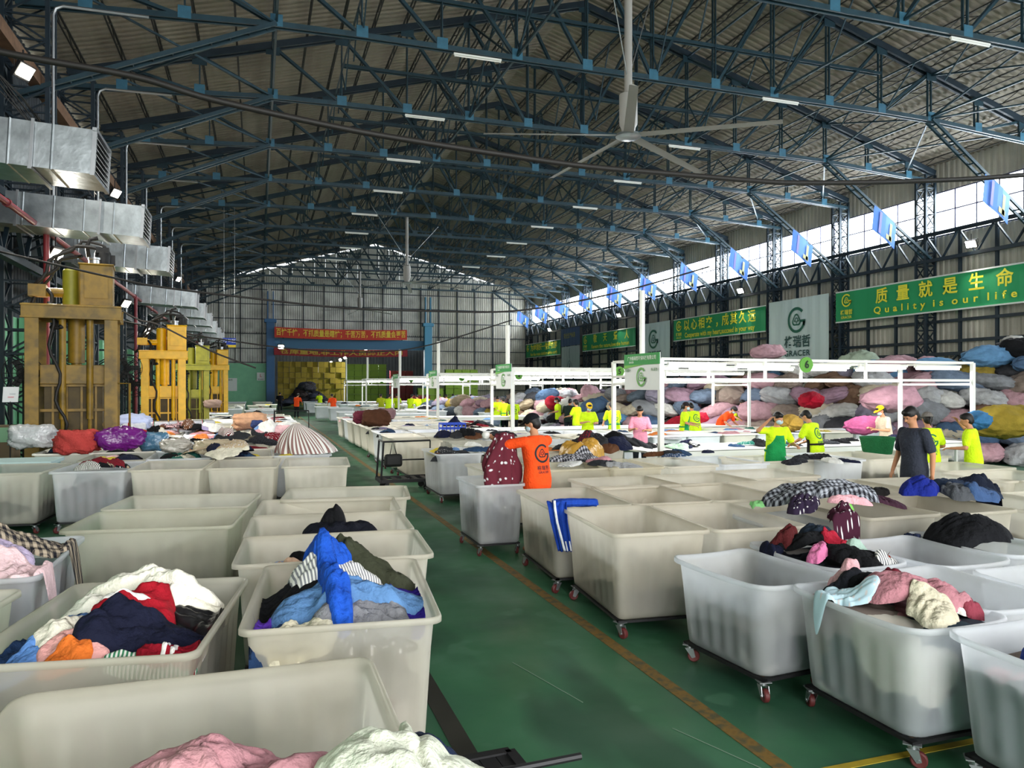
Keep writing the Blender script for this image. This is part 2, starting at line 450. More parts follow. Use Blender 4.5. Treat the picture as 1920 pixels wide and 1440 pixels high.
# longitudinal sway bracing between trusses
lb = MB()
for y, y2 in zip(BAY[:-2], BAY[1:-1]):
    for j in (2, 5, 9, 12):
        x = NODES[j]
        lb.bar((x, y, ZCH + .05), (x, y2, ZCH + .05), .06); lb.bar((x, y, topz(x) - .1), (x, y2, topz(x) - .1), .06)
        lb.bar((x, y, ZCH), (x, y2, topz(x) - .1), .05); lb.bar((x, y2, ZCH), (x, y, topz(x) - .1), .05)
    for a, c in ((0, 2), (12, 14)):
        lb.bar((NODES[a], y, ZCH), (NODES[c], y2, ZCH), .05); lb.bar((NODES[c], y, ZCH), (NODES[a], y2, ZCH), .05)
for j in (3, 5, 7, 9, 11):
    x = NODES[j]; n = 56; ya, yb = BAY[0], BAY[-2]; z0, z1 = ZCH + .08, topz(x) - .12
    for i in range(n):
        y, y2 = ya + (yb - ya) * i / n, ya + (yb - ya) * (i + 1) / n
        if i % 4 < 3: lb.bar((x, y, z0 if i % 2 else (z0 + z1) / 2), (x, y2, (z0 + z1) / 2 if i % 2 else z0), .035)
    lb.bar((x, ya, (z0 + z1) / 2), (x, yb, (z0 + z1) / 2), .045)
struct(lb.build('roof_bracing', M['blue']))['label'] = 'blue steel cross bracing between the roof trusses'
# gable above far wall
# ---- unlit tube fixtures under the trusses
b = MB(); b.box((0, 0, .04), (1.35, .06, .05)); fm = b.mesh('fixture_body', M['white']); b = MB(); b.tube([(-.62, 0, -.01), (.62, 0, -.01)], .018, 8); tm = b.mesh('tube', M['tube_off'])
b = MB()
for s in (-1, 1): b.box((s * .64, 0, -.005), (.03, .035, .05))
em = b.mesh('end_socket', M['white'])
for k in range(1, 10):
    for x in ((5.3, 15.2) if k > 1 else (5.6, 17.4)):
        f = empty('tube_light', (x + (.2 * (k % 3)), BAY[k], ZCH - .14))
        put('fixture_body', fm, f); put('tube', tm, f); put('end_socket', em, f)
        tag(f, 'unlit white tube light hung under the roof truss', 'ceiling light', 'unlit tube lights under the trusses')
# ---- lattice columns
def lattice_col(h, w=.5, d=.5, n=None):
    b = MB(); n = n or int(h / .55)
    for sx in (-1, 1):
        for sy in (-1, 1): b.box((sx * w / 2, sy * d / 2, h / 2), (.09, .09, h))
    for i in range(n):
        z0, z1 = h * i / n, h * (i + 1) / n
        for s in (-1, 1):
            y0, y1 = (-d / 2, d / 2) if i % 2 else (d / 2, -d / 2)
            b.bar((s * w / 2, y0, z0), (s * w / 2, y1, z1), .04); x0, x1 = (-w / 2, w / 2) if i % 2 else (w / 2, -w / 2)
            b.bar((x0, s * d / 2, z0), (x1, s * d / 2, z1), .04); b.bar((-w / 2, s * d / 2, z1), (w / 2, s * d / 2, z1), .04); b.bar((s * w / 2, -d / 2, z1), (s * w / 2, d / 2, z1), .04)
    return b


cm = lattice_col(11).mesh('lattice_column', M['blue_d']); cn = lattice_col(11, .9, .6).mesh('lattice_column', M['blue_d'])
for k, y in enumerate(BAY):
    tag(put('lattice_column', cm, None, (27.1, y + .2, 0)), 'dark blue lattice column against the window wall', 'column', 'columns on the window wall')
    tag(put('lattice_column', cn, None, (-5.0, y + .2, 0)), 'dark blue lattice column beside the balers and ducts', 'column', 'columns on the duct side')
# ---- window wall
corr('wall_right', (XR + .1, Y0, 0), (0, Y1 - Y0, 0), (0, 0, 8.42), 330, .04, (-1, 0, 0), M['wall_sheet'])
corr('wall_right', (XR + .1, Y0, 10.3), (0, Y1 - Y0, 0), (0, 0, 1.3), 330, .04, (-1, 0, 0), M['wall_sheet'])
b = MB()
for z in (4.75, 3.9, 1.4): b.box((27.35, 32, z), (.12, 87, .12))
y = -11.
while y < 75: b.box((27.38, y, 4.2), (.1, .12, 8.4)); y += 1.65
struct(b.build('wall_frame_right', M['blue_d']))
b = MB()      # lattice girders along the wall
for (zt, zb, x) in ((8.4, 7.3, 26.9), (3.35, 2.65, 26.9)):
    for z in (zt, zb): b.box((x, 32, z), (.16, 87, .14))
    n = 110
    for i in range(n):
        ya, yb = -11.5 + 87 * i / n, -11.5 + 87 * (i + 1) / n
        b.bar((x, ya, zb if i % 2 else zt), (x, yb, zt if i % 2 else zb), .09, .05)
struct(b.build('wall_girder_right', M['blue_d']))
M['pane'] = bpy.data.materials.new('window_pane'); M['pane'].use_nodes = True
_N = M['pane'].node_tree.nodes; _L = M['pane'].node_tree.links; _t = _N.new('ShaderNodeBsdfTransparent'); _t.inputs[0].default_value = (.9, .93, .95, 1)
_g = _N.new('ShaderNodeBsdfTranslucent'); _g.inputs[0].default_value = (.9, .9, .9, 1); _x = _N.new('ShaderNodeMixShader'); _x.inputs[0].default_value = .25
_L.new(_t.outputs[0], _x.inputs[1]); _L.new(_g.outputs[0], _x.inputs[2]); _L.new(_x.outputs[0], _N['Material Output'].inputs[0])
b = MB(); b.box((0, 0, 0), (.01, .96, 1.8)); pane = b.mesh('pane', M['pane'])
b = MB(); M['mull'] = mat('window_bar_paint', '4a4c66', .6)
for i in range(6): b.box((0, -2.5 + i, 0), (.06, .055, 1.86))
for z in (-.92, .1, .92): b.box((0, 0, z), (.06, 5, .05))
wf = b.mesh('window_frame', M['mull'])
for k in range(-4, 13):
    wo = struct(empty('window_%d' % (k + 5), (XR + .05, BAY[0] + 5 * k + 2.7, 9.36)))
    put('window_frame', wf, wo)
    for i in range(5): put('pane', pane, wo, (0, -2 + i, 0))
# ---- duct side wall
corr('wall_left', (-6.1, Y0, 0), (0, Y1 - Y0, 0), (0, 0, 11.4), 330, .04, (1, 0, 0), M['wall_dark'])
b = MB(); b.box((-6.0, 31, 1.9), (.08, 88, 3.8)); struct(b.build('wall_left_dado', M['mint']))
y = 3.; b = MB()
while y < 75: b.box((-5.8, y, 1.9), (.22, .3, 3.8)); y += 2.5
struct(b.build('trim_1', M['mint']))
b = MB()      # crane girder and rails
for z in (5.9, 4.7): b.box((-4.9, 32, z), (.2, 87, .16))
for i in range(110):
    ya, yb = -11.5 + 87 * i / 110, -11.5 + 87 * (i + 1) / 110; b.bar((-4.9, ya, 4.7 if i % 2 else 5.9), (-4.9, yb, 5.9 if i % 2 else 4.7), .09, .05)
struct(b.build('wall_girder_left', M['blue_d']))
b = MB(); b.box((-4.8, 32, 9.0), (.25, 87, .3)); struct(b.build('crane_rail_beam', M['rust']))
b = MB()
for i in range(7): b.tube([(-4.9 + .06 * i, -8 + 3 * j, 8.3 - .12 * i + .12 * math.sin(j * 2.1 + i)) for j in range(27)], .012 + .006 * (i % 2), 5)
struct(b.build('wall_cables', M['cable']))
b = MB(); b.tube([(-4.3, -10, 5.33), (-4.3, 74, 5.33)], .06, 10)
for y in BAY: b.lathe([(.08, -.04), (.08, .04)], (-4.3, y + 1, 5.33), 10, 'y')
for y in (18.6, 31.2): b.tube([(-4.3, y, 5.33), (-4.3, y, 0)], .06, 10); 
tag(b.build('fire_pipe', M['redpipe'], smooth='auto'), 'long red pipe running under the ducts with drop pipes beside the balers', 'pipe')
for k, y in enumerate(BAY[1:9]):
    b = MB(); p = [(-4.35, y - .5, 4.6), (-4.35, y - .5, 10.35), (-4.3, y - .5, 10.5), (-4.15, y - .5, 10.58), (-2.4, y - .5, 10.6)]
    b.tube(p, .035, 6); tag(b.build('conduit', M['steel'], smooth='auto'), 'thin grey conduit bending from the duct wall to the truss', 'conduit', 'conduits by the columns')
# ---- far wall
struct(corr('wall_back', (XL - .6, Y1, 0), (1.15 - XL + .6, 0, 0), (0, 0, 12.5), 34, .05, (0, -1, 0), M['far_sheet']))
struct(corr('wall_back', (1.15, Y1, 5.65), (15.1, 0, 0), (0, 0, 6.8), 76, .05, (0, -1, 0), M['far_sheet']))
b = MB(); rr_ = random.Random(3); x = XL - .6
while x < XR + .5:
    x2 = x + 1.03; g = rr_.choice([-.05, -.05, -.05, -.05, .03, .07]); zt = lambda q: zroof(q) + .12
    b.add([(x, Y1 + .02, 12.4), (x2 - .012, Y1 + .02, 12.4), (x2 - .012, Y1 + .02, max(12.41, zt(x2) - g)), (x, Y1 + .02, max(12.41, zt(x) - g))], [(0, 1, 2, 3)]); x = x2
struct(b.build('wall_back_gable', M['far_sheet']))
struct(corr('wall_back', (16.25, Y1, 0), (12, 0, 0), (0, 0, 12.5), 60, .05, (0, -1, 0), M['wall_sheet']))
b = MB(); b.box((8.7, Y1 - .12, 6.13), (15.1, .1, .95)); struct(b.build('wall_back_lintel', mat('blue_sheet', '3f6f8f', .6)))
b = MB()
for z in (1.6, 3.2, 4.3, 5.6, 7, 8.4, 9.8, 11.2):
    b.box((-2.3, Y1 - .1, z), (6.4, .1, .07)); b.box((22, Y1 - .1, z), (11.5, .1, .07))
    if z > 6.6: b.box((8.7, Y1 - .1, z), (15, .1, .07))
for x in list(np.arange(-5.3, 27, 1.9)):
    z0 = 0 if (x < 1.1 or x > 16.3) else 6.6; b.box((x, Y1 - .1, (z0 + 12) / 2), (.08, .1, 12 - z0))
struct(b.build('wall_frame_back', M['blue_d']))
b = MB(); b.box((-2.4, Y1 - .2, 2.1), (7.1, .12, 4.2)); struct(b.build('wall_back_dado', M['mint']))
for i, x in enumerate((1.15, 16.25)):
    b = MB(); b.box((x, Y1 - .5, 4.2), (.75, .6, 8.4)); b.box((x, Y1 - .5, 8.2), (1.1, .8, .3)); b.box((x, Y1 - .5, .2), (.9, .8, .4))
    for z in (8.4,): 
        for s in (-1, 1): b.box((x + s * .25, Y1 - .5, 9.6), (.1, .4, 2.8))
    tag(b.build('blue_column', mat('column_blue%d' % i, '2d5f8c' if i == 0 else '4a8cab', .5), bevel=.02), 'thick blue steel column at the %s end of the red banners' % ('first' if i == 0 else 'last'), 'column', 'columns of the far wall')
# store room beyond the far opening
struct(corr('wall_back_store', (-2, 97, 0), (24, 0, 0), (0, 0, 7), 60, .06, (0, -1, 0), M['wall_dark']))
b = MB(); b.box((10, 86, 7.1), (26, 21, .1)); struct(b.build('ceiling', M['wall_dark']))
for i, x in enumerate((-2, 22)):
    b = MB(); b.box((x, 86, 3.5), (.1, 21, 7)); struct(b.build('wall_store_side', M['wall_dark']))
# ------------------------------------------------------------------ bins
def loop(hx, hy, r, ribs=None, amp=0.):
    """rounded rectangle perimeter with shallow flutes; same count whatever the size"""
    P = []; nx, ny = ribs
    per = 6

    def side(a, c, nrm, n):
        d = (c - a); out = []
        for i in range(n):
            for k in range(per):
                t = (i + k / per) / n; e = 1 if k in (2, 3, 4) else 0
                if i in (0,) and k == 0: e = 0
                out.append(a + d * t - nrm * (amp * e))
        return out
    V = Vector
    cs = [(V((hx - r, -hy + r)), -90), (V((hx - r, hy - r)), 0), (V((-hx + r, hy - r)), 90), (V((-hx + r, -hy + r)), 180)]
    ns = [ny, nx, ny, nx]; nr = [V((1, 0)), V((0, 1)), V((-1, 0)), V((0, -1))]
    for q in range(4):
        c, a0 = cs[q]
        for k in range(5):
            a = math.radians(a0 + 90 * k / 5); P.append(c + V((math.cos(a), math.sin(a))) * r)
        a = c + V((math.cos(math.radians(a0 + 90)), math.sin(math.radians(a0 + 90)))) * r
        c2 = cs[(q + 1) % 4][0]; nn = nr[q]; e = c2 + nn * r
        P += side(a, e, nn, ns[q])
    return P


def bin_mesh(LX, LY, H, r=.06, ribs=(5, 7), lip=.035, sag=0., m=None, z0=.14, far=False, amp=.011):
    """LX, LY over the rim"""
    hx, hy = LX / 2 - lip, LY / 2 - lip; rows = []
    tp = .045
    prof = [(tp + .03, z0, 0), (tp + .004, z0 + .02, 0), (tp, z0 + .06, 0), (tp * .9, z0 + .1, 1), (tp * .35, H - .18, 1), (tp * .25, H - .13, 0), (.004, H - .045, 0),
            (-.006, H - .02, 0), (-lip * .55, H - .004, 0), (-lip * .9, H - .003, 0), (-lip, H - .014, 0), (-lip, H - .035, 0), (-lip * .8, H - .036, 0)]
    if far: prof = [(tp, z0, 0), (tp * .9, z0 + .1, 0), (0, H - .02, 0), (-lip, H, 0), (-lip, H - .035, 0)]
    b = MB(); n = None
    for (ins, z, a) in prof:
        Lp = loop(hx - ins, hy - ins, r + max(0, -ins) * .6, ribs, amp * a); n = len(Lp)
        for p in Lp:
            dz = 0
            if z > H - .1: dz = -sag * (1 - abs(p.x / hx) ** 2) * (1 if abs(abs(p.y) - hy) < .06 else 0) - sag * (1 - abs(p.y / hy) ** 2) * (1 if abs(abs(p.x) - hx) < .06 else 0)
            b.v.append((p.x, p.y, z + dz))
    for i in range(len(prof) - 1):
        for k in range(n): b.f.append((i * n + k, i * n + (k + 1) % n, (i + 1) * n + (k + 1) % n, (i + 1) * n + k))
    b.f.append(tuple(range(n))[::-1]); b.m = [0] * len(b.f)
    return b.mesh('tub', m or M['bin'], True)


def caster_mesh():
    b = MB()
    b.box((0, 0, .125), (.08, .09, .006)); b.lathe([(.025, .1), (.025, .123)], n=10)
    for s in (-1, 1):
        b.add([(s * .022, -.03, .1), (s * .022, .03, .1), (s * .022, .045, .04), (s * .022, .02, .03), (s * .027, -.03, .1), (s * .027, .03, .1), (s * .027, .045, .04), (s * .027, .02, .03)],
              [(0, 1, 2, 3), (4, 7, 6, 5), (0, 4, 5, 1), (1, 5, 6, 2), (2, 6, 7, 3), (3, 7, 4, 0)])
    b.tube([(-.03, .03, .043), (.03, .03, .043)], .009, 8)
    w_ = MB(); w_.lathe([(.02, -.016), (.036, -.018), (.043, -.012), (.043, .012), (.036, .018), (.02, .016)], (0, .03, .043), 16, 'x')
    return b.mesh('caster', M['steel'], 'auto'), w_.mesh('wheel', M['wheel'], 'auto')


CAS, WHL = caster_mesh()
TUB = {}


def kind_mesh(kind, far):
    """kinds: L = 0.84 x 1.3 long side away, C = 1.33 x 0.95 long side across, W = white small"""
    key = (kind, far)
    if key not in TUB:
        lx, ly, h, rr, sg = {'L': (.86, 1.33, .85, .05, 0), 'C': (1.33, .97, .85, .05, 0), 'W': (.72, .98, .76, .09, .012), 'N': (.98, 1.36, .85, .05, 0)}[kind]
        rb = {'L': (5, 7), 'C': (8, 6), 'W': (3, 5), 'N': (6, 7)}[kind]
        me = bin_mesh(lx, ly, h, rr, rb if not far else (1, 1), sag=sg, far=far, m=M['bin'] if not far else M['bin_far'])
        f = MB(); z = .137
        for s in (-1, 1):
            f.box((s * (lx / 2 - .1), 0, z - .005), (.04, ly - .16, .02)); f.box((0, s * (ly / 2 - .1), z - .005), (lx - .16, .04, .02))
        f.box((0, 0, z + .0), (lx - .2, ly - .2, .006), m=1)
        TUB[key] = (me, f.mesh('base_frame', [M['dark_steel'], M['ply']]), lx, ly, h)
    return TUB[key]


BINS = []
CREAM, WHITE, GREY = 'ece7da', 'f0f3f8', 'dad8cd'


def make_bin(kind, x, y, label, group, color=CREAM, rz=0., casters=True, far=False, fill=None, sc=(1, 1)):
    """x, y = centre of the rim"""
    me, fr, lx, ly, h = kind_mesh(kind, far)
    t = empty('laundry_bin', (x, y, 0), rz)
    put('tub', me, t, color=color)
    if not far: put('base_frame', fr, t)
    if casters:
        for sx in (-1, 1):
            for sy in (-1, 1):
                c = put('caster', CAS, t, (sx * (lx / 2 - .11), sy * (ly / 2 - .11), 0), R.uniform(0, 6)); put('wheel', WHL, c)
    t.scale = (sc[0], sc[1], 1); lx *= sc[0]; ly *= sc[1]
    tag(t, label, 'bin', group)
    BINS.append((t, kind, x, y, lx, ly, h, rz))
    if fill: fill_body(t, lx, ly, h, *fill)
    return t


def nz(x, y, seed, f=1.):
    """smooth pseudo noise, numpy friendly"""
    r = random.Random(seed); o = 0
    for k in range(6):
        a = r.uniform(0, 6.28); q = f * (1 + k * .9); ph = r.uniform(0, 6.28); ph2 = r.uniform(0, 6.28)
        o = o + np.sin(q * (x * math.cos(a) + y * math.sin(a)) + ph + .8 * np.sin(q * .7 * (y * math.cos(a) - x * math.sin(a)) + ph2)) / (1 + k * .7)
    return o / 2.6


def fill_body(t, lx, ly, h, level, amp, seed, material=None, x0=-1, x1=1):
    """packed clothes filling the tub from the bottom to a rough top; touches the walls so it shows through them"""
    nt, nr_ = 72, 14; v = []; f = []
    th = np.linspace(0, 2 * np.pi, nt, endpoint=False)
    c, s = np.cos(th), np.sin(th); e = .3
    ex = np.sign(c) * np.abs(c) ** e; ey = np.sign(s) * np.abs(s) ** e
    hx, hy = lx / 2 - .1, ly / 2 - .1
    zt = level + amp * nz(ex * hx, ey * hy, seed, 5.)
    zt = np.clip(zt, .2, h - .05)
    for q in range(6):
        k = q / 5; z = .16 + (zt - .16) * k; g = .002 + .034 * (z - .16) / .7
        w_ = .006 * nz(th * 5, z * 9, seed + 3, 2)
        for i in range(nt): v.append((ex[i] * (hx + g[i] + w_[i]), ey[i] * (hy + g[i] + w_[i]), z[i]))
    for q in range(1, nr_):
        rr = 1 - q / nr_
        X = ex * hx * rr; Y = ey * hy * rr; Z = level + amp * 1.1 * nz(X, Y, seed, 5.) + .02 * nz(X, Y, seed + 1, 22)
        Z = np.clip(Z, .2, h + .2)
        for i in range(nt): v.append((X[i], Y[i], Z[i]))
    rows = 6 + nr_ - 1
    for a in range(rows - 1):
        for i in range(nt): f.append((a * nt + i, a * nt + (i + 1) % nt, (a + 1) * nt + (i + 1) % nt, (a + 1) * nt + i))
    f.append(tuple((rows - 1) * nt + i for i in range(nt)))
    b = MB(); b.add(v, f); o = b.build('packed_clothes', material or M['mixed_dark'], None, True, t.location)
    o.rotation_euler = t.rotation_euler
    tag(o, 'packed clothes showing through the wall of the %s' % t['label'].split(',')[0].replace('laundry ', ''), 'clothes', 'packed clothes inside the bins', 'stuff')
    return o


# ------------------------------------------------------------------ garments laid one over another on a height field
class Heap:
    def __init__(s, x0, x1, y0, y1, dx=.015):
        s.x0, s.y0, s.dx = x0, y0, dx; s.rect = None; s.rot = None
        s.X, s.Y = np.meshgrid(np.arange(x0, x1, dx), np.arange(y0, y1, dx), indexing='ij')
        s.H = np.zeros_like(s.X)

    def samp(s, A, x, y):
        i = np.clip((x - s.x0) / s.dx, 0, A.shape[0] - 1.001); j = np.clip((y - s.y0) / s.dx, 0, A.shape[1] - 1.001)
        a, b = i.astype(int), j.astype(int); u, w_ = i - a, j - b
        return (A[a, b] * (1 - u) + A[a + 1, b] * u) * (1 - w_) + (A[a, b + 1] * (1 - u) + A[a + 1, b + 1] * u) * w_

    def blur(s, n):
        A = s.H.copy()
        for _ in range(n):
            A[1:-1, :] = (A[:-2, :] + 2 * A[1:-1, :] + A[2:, :]) / 4; A[:, 1:-1] = (A[:, :-2] + 2 * A[:, 1:-1] + A[:, 2:]) / 4
        return A

    def garment(s, name, cx, cy, L, W, ang, color, thick=.05, fold=.022, ff=26., seed=0, pw=2.6, rag=.12, m='fabric', nr_=26, nt=96, jump=0., over=False):
        r = random.Random(seed * 31 + 5)
        E = np.maximum(s.H, s.blur(10)); ca, sa = math.cos(ang), math.sin(ang)
        ph = [r.uniform(0, 6.28) for _ in range(8)]

        def outline(th):
            c, q = np.cos(th), np.sin(th)
            R0 = 1 / ((np.abs(c) / L) ** pw + (np.abs(q) / W) ** pw) ** (1 / pw)
            return R0 * (1 + rag * (np.sin(2 * th + ph[0]) * .5 + np.sin(3 * th + ph[1]) * .6 + np.sin(5 * th + ph[2]) * .45 + np.sin(9 * th + ph[3]) * .2 + .12 * np.sin(17 * th + ph[4])))

        def height(x, y):
            u = (x - cx) * ca + (y - cy) * sa; q = -(x - cx) * sa + (y - cy) * ca
            th = np.arctan2(q, u); rho = np.clip(np.hypot(u, q) / outline(th), 0, 1)
            prof = np.sqrt(np.clip(1 - rho ** 3.2, 0, 1))
            wp = nz(u, q, seed + 9, 7.)
            k1 = np.abs(np.sin(ff * q * 1.5 + 4.5 * wp + 3 * nz(u, q, seed + 2, 4.) + ph[5])); k2 = np.abs(np.sin(ff * 1.2 * (q * .75 + u * .6) + 5 * nz(u, q, seed + 4, 5.) + ph[6]))
            k3 = nz(u, q, seed + 6, ff * 2.2)
            am = .55 + .45 * nz(u, q, seed + 8, 9.)
            fo = fold * 1.4 * (k1 * .8 * am + k2 * .55 * (1.1 - am) - .3 + .2 * k3)
            base = s.samp(E, x, y)
            return base + prof * (thick * (.7 + .3 * wp) + fo) + jump * np.exp(-(rho * 2.2) ** 2), rho
        th = np.linspace(0, 2 * np.pi, nt, endpoint=False); v = []; uv = []
        rs = np.linspace(0, 1, nr_) ** .85
        for q in rs[1:]:
            Rr = outline(th) * q; u = Rr * np.cos(th); w_ = Rr * np.sin(th)
            x = cx + u * ca - w_ * sa; y = cy + u * sa + w_ * ca
            if s.rect and not over: x = np.clip(x, s.rect[0], s.rect[1]); y = np.clip(y, s.rect[2], s.rect[3])
            Z, _ = height(x, y)
            if q == rs[-1]: Z = s.samp(s.H, x, y) - .006
            v.append(np.stack([x - cx, y - cy, Z], 1)); uv.append(np.stack([u * 4, w_ * 4], 1))
        v = np.concatenate(v); uv = np.concatenate(uv)
        z0, _ = height(np.array([cx]), np.array([cy])); v = np.vstack([v, [[0, 0, z0[0]]]]); uv = np.vstack([uv, [[0, 0]]])
        zb = float(z0[0]); v[:, 2] -= zb
        f = []
        for a in range(nr_ - 2):
            for i in range(nt): f.append((a * nt + i, (a + 1) * nt + i, (a + 1) * nt + (i + 1) % nt, a * nt + (i + 1) % nt))
        c0 = len(v) - 1
        for i in range(nt): f.append((c0, i, (i + 1) % nt))
        me = bpy.data.meshes.new(name); me.from_pydata(v.tolist(), [], f); me.materials.append(M[m]); me.polygons.foreach_set('use_smooth', [True] * len(f))
        ul = me.uv_layers.new(); li = np.empty(len(me.loops), int); me.loops.foreach_get('vertex_index', li); ul.data.foreach_set('uv', uv[li].ravel())
        o = bpy.data.objects.new(name, me); COL.objects.link(o); o.location = (cx, cy, zb); o.color = lin(color)
        # update the pile
        Z, rho = height(s.X, s.Y)
        mk = rho < .98
        if s.rect and not over: mk &= (s.X > s.rect[0]) & (s.X < s.rect[1]) & (s.Y > s.rect[2]) & (s.Y < s.rect[3])
        if s.rot:
            px, py, a_ = s.rot; c_, s_ = math.cos(a_), math.sin(a_); o.location = (px + (cx - px) * c_ - (cy - py) * s_, py + (cx - px) * s_ + (cy - py) * c_, zb); o.rotation_euler.z = a_
        s.H = np.where(mk, np.maximum(Z, s.H), s.H)
        return o

    def topped(s, k=1.): return s.H


def bin_heap(bx, by, lx, ly, h, level, dome, dx=.015, margin=.3, px=0, py=0, sx=.8, sy=.8, rz=0.):
    """height field: rim, falling outside, clothes level inside with a dome"""
    H = Heap(bx - lx / 2 - margin, bx + lx / 2 + margin, by - ly / 2 - margin, by + ly / 2 + margin, dx)
    ux, uy = np.abs(H.X - bx) - lx / 2, np.abs(H.Y - by) - ly / 2
    d = np.maximum(ux, uy)                     # >0 outside the rim
    inside = level + dome * np.exp(-((H.X - bx - px) / (lx * sx / 2)) ** 2 - ((H.Y - by - py) / (ly * sy / 2)) ** 2)
    z = np.where(d > 0, h - 7 * d, np.where(d > -.035, h, np.minimum(inside, np.where(d > -.07, h, 9))))
    H.H = np.maximum(z, .05); q = .05; H.rect = (bx - lx / 2 + q, bx + lx / 2 - q, by - ly / 2 + q, by + ly / 2 - q); H.rot = (bx, by, rz) if rz else None; return H


PAL = [('black', '0e0f12'), ('navy blue', '151a33'), ('charcoal grey', '2e3034'), ('dark red', '6d1420'), ('cream', 'd8d2bf'), ('sky blue', '6f93c4'), ('royal blue', '1f3fa0'),
       ('dusty pink', 'c58f97'), ('white', 'e2e2de'), ('olive green', '3b3f2a'), ('brown', '5a3a26'), ('light grey', 'a3a5a8'), ('denim blue', '2c4463'), ('bright red', 'b01724'),
       ('teal green', '2a6b5f'), ('purple', '4a2b7a'), ('orange', 'd07a3c'), ('mint green', 'a9c9ae'), ('pale pink', 'dcb3b8'), ('beige', 'b29f83'), ('yellow', 'd3bf45'), ('lavender', '9d93b8')]
GT = ['t_shirt', 'sweater', 'trousers', 'shirt', 'dress', 'jacket', 'hoodie', 'skirt', 'pair_of_shorts', 'blouse']
DARK = [0, 1, 2, 0, 12, 2, 0, 3, 1, 8, 10]


def auto_heap(Hp, cx, cy, rx, ry, n, where, seed, pal=None, size=.26, group=None, thick=.05):
    r = random.Random(seed); used = []
    for i in range(n):
        a = r.uniform(0, 6.28); q = math.sqrt(r.random()) * (.95 if i < n * .7 else .5); x, y = cx + rx * q * math.cos(a), cy + ry * q * math.sin(a)
        c = PAL[r.choice(pal) if pal else r.randrange(len(PAL))]; g = r.choice(GT)
        L = size * r.uniform(.75, 1.3); W = L * r.uniform(.35, .75)
        m = r.choice(['fabric'] * 8 + ['print', 'plaid', 'stripe'])
        o = Hp.garment(g, x, y, L, W, r.uniform(0, 3.14), c[1], thick * r.uniform(.6, 1.3), .02 * r.uniform(.8, 1.4), r.uniform(20, 40), seed * 50 + i, r.uniform(2, 3.5), r.uniform(.08, .2), m,
                       nr_=18, nt=56)
        st = {'fabric': '', 'print': 'printed ', 'plaid': 'plaid ', 'stripe': 'striped '}[m]
        tag(o, 'crumpled %s%s %s %s' % (st, c[0], g.replace('_', ' '), where), 'clothing', group or 'clothes ' + where)


# ---------------------------------------------------------------- the bins one by one (near ones from the photograph)
ROWS = []
GL, GR_ = 'bins left of the aisle', 'bins right of the aisle'
b_front = make_bin('C', -.2, 2.62, 'empty looking cream bin at the very front with a cream jacket hanging out', GL, sc=(1, 1.36))
b_jeans = make_bin('N', .46, 4.42, 'cream bin heaped with blue and olive clothes beside the aisle', GL, fill=(.36, .18, 3), rz=-.1)
b_red = make_bin('N', -.63, 4.28, 'cream bin with a red and white clothes heap', GL, 'e2dfd2', fill=(.62, .03, 4, M['mixed']), rz=-.15)
make_bin('C', .53, 5.64, 'cream bin directly behind the jeans heap', GL, fill=(.5, .03, 5), rz=-.07)
make_bin('C', .58, 6.6, 'cream bin holding a black tracksuit heap', GL, fill=(.55, .03, 6), rz=-.06)
make_bin('C', .66, 7.58, 'empty cream bin behind the black tracksuit bin', GL, rz=-.09)
make_bin('C', .93, 8.42, 'empty cream bin jutting furthest into the aisle', GL, rz=-.14)
make_bin('C', -.8, 7.27, 'cream bin with dark shapes at its bottom, behind the red heap', GL, 'dedccb', fill=(.42, .2, 8), rz=-.13)
make_bin('C', -.68, 8.32, 'empty cream bin behind the one with dark shapes', GL, rz=-.16)
make_bin('N', -1.75, 5.95, 'white bin with a pink cloth and plaid shirt over its rim', GL, WHITE, fill=(.7, .03, 9, M['mixed']))
make_bin('L', -1.78, 4.4, 'cream bin beside the red heap at the edge of the picture', GL, rz=-.15)
make_bin('C', -1.62, 2.72, 'cream bin left of the front bin with only its corner showing', GL, sc=(1, 1.36))
rowA = [(-3.2, 'N', 'grey bin at the end of the row below the plastic bags', GREY, (.45, .08, 21)), (-2.15, 'N', 'bluish white bin with dark and rust coloured clothes', WHITE, (.66, .05, 22)),
        (-1.17, 'N', 'empty cream bin beside the bluish white bin', CREAM, (.3, .08, 23)), (-.17, 'N', 'cream bin with a lime green shape showing through', CREAM, (.4, .08, 24)), (.86, 'N', 'empty cream bin at the aisle in front of the giant striped bundle', CREAM, None)]
for (x, k, l, c, fl_) in rowA: make_bin(k, x, 12.2 - .09 * (x + 1), l, GL, c, fill=fl_, rz=-.08)
# right of the aisle
make_bin('W', 3.27, 4.47, 'new white bin nearest the aisle with empty inside', GR_, WHITE, fill=(.4, .08, 31), rz=.09)
make_bin('W', 3.52, 3.49, 'new white bin full of pink and cream clothes', GR_, WHITE, fill=(.7, .02, 32, M['mixed']))
make_bin('W', 3.68, 2.5, 'new white bin cut off at the picture edge with red and blue clothes', GR_, WHITE, fill=(.6, .03, 33, M['mixed']))
make_bin('W', 4.16, 3.62, 'new white empty bin behind the pink clothes bin', GR_, WHITE)
make_bin('W', 4.06, 4.68, 'new white bin heaped with black and red clothes', GR_, WHITE, fill=(.68, .02, 35))
make_bin('W', 4.83, 4.5, 'new white empty bin right of the black and red heap', GR_, WHITE)
make_bin('W', 4.93, 3.42, 'new white bin at the edge beside the empty white one', GR_, WHITE)
make_bin('W', 5.6, 4.6, 'new white bin holding a black clothes mound', GR_, WHITE, fill=(.6, .02, 36))
make_bin('W', 4.7, 2.4, 'white bin at the right picture edge', GR_, WHITE)
make_bin('L', 3.11, 5.97, 'tall cream bin at the aisle behind the white bin', GR_, 'e8e2d4', fill=(.36, .16, 41), rz=-.09)
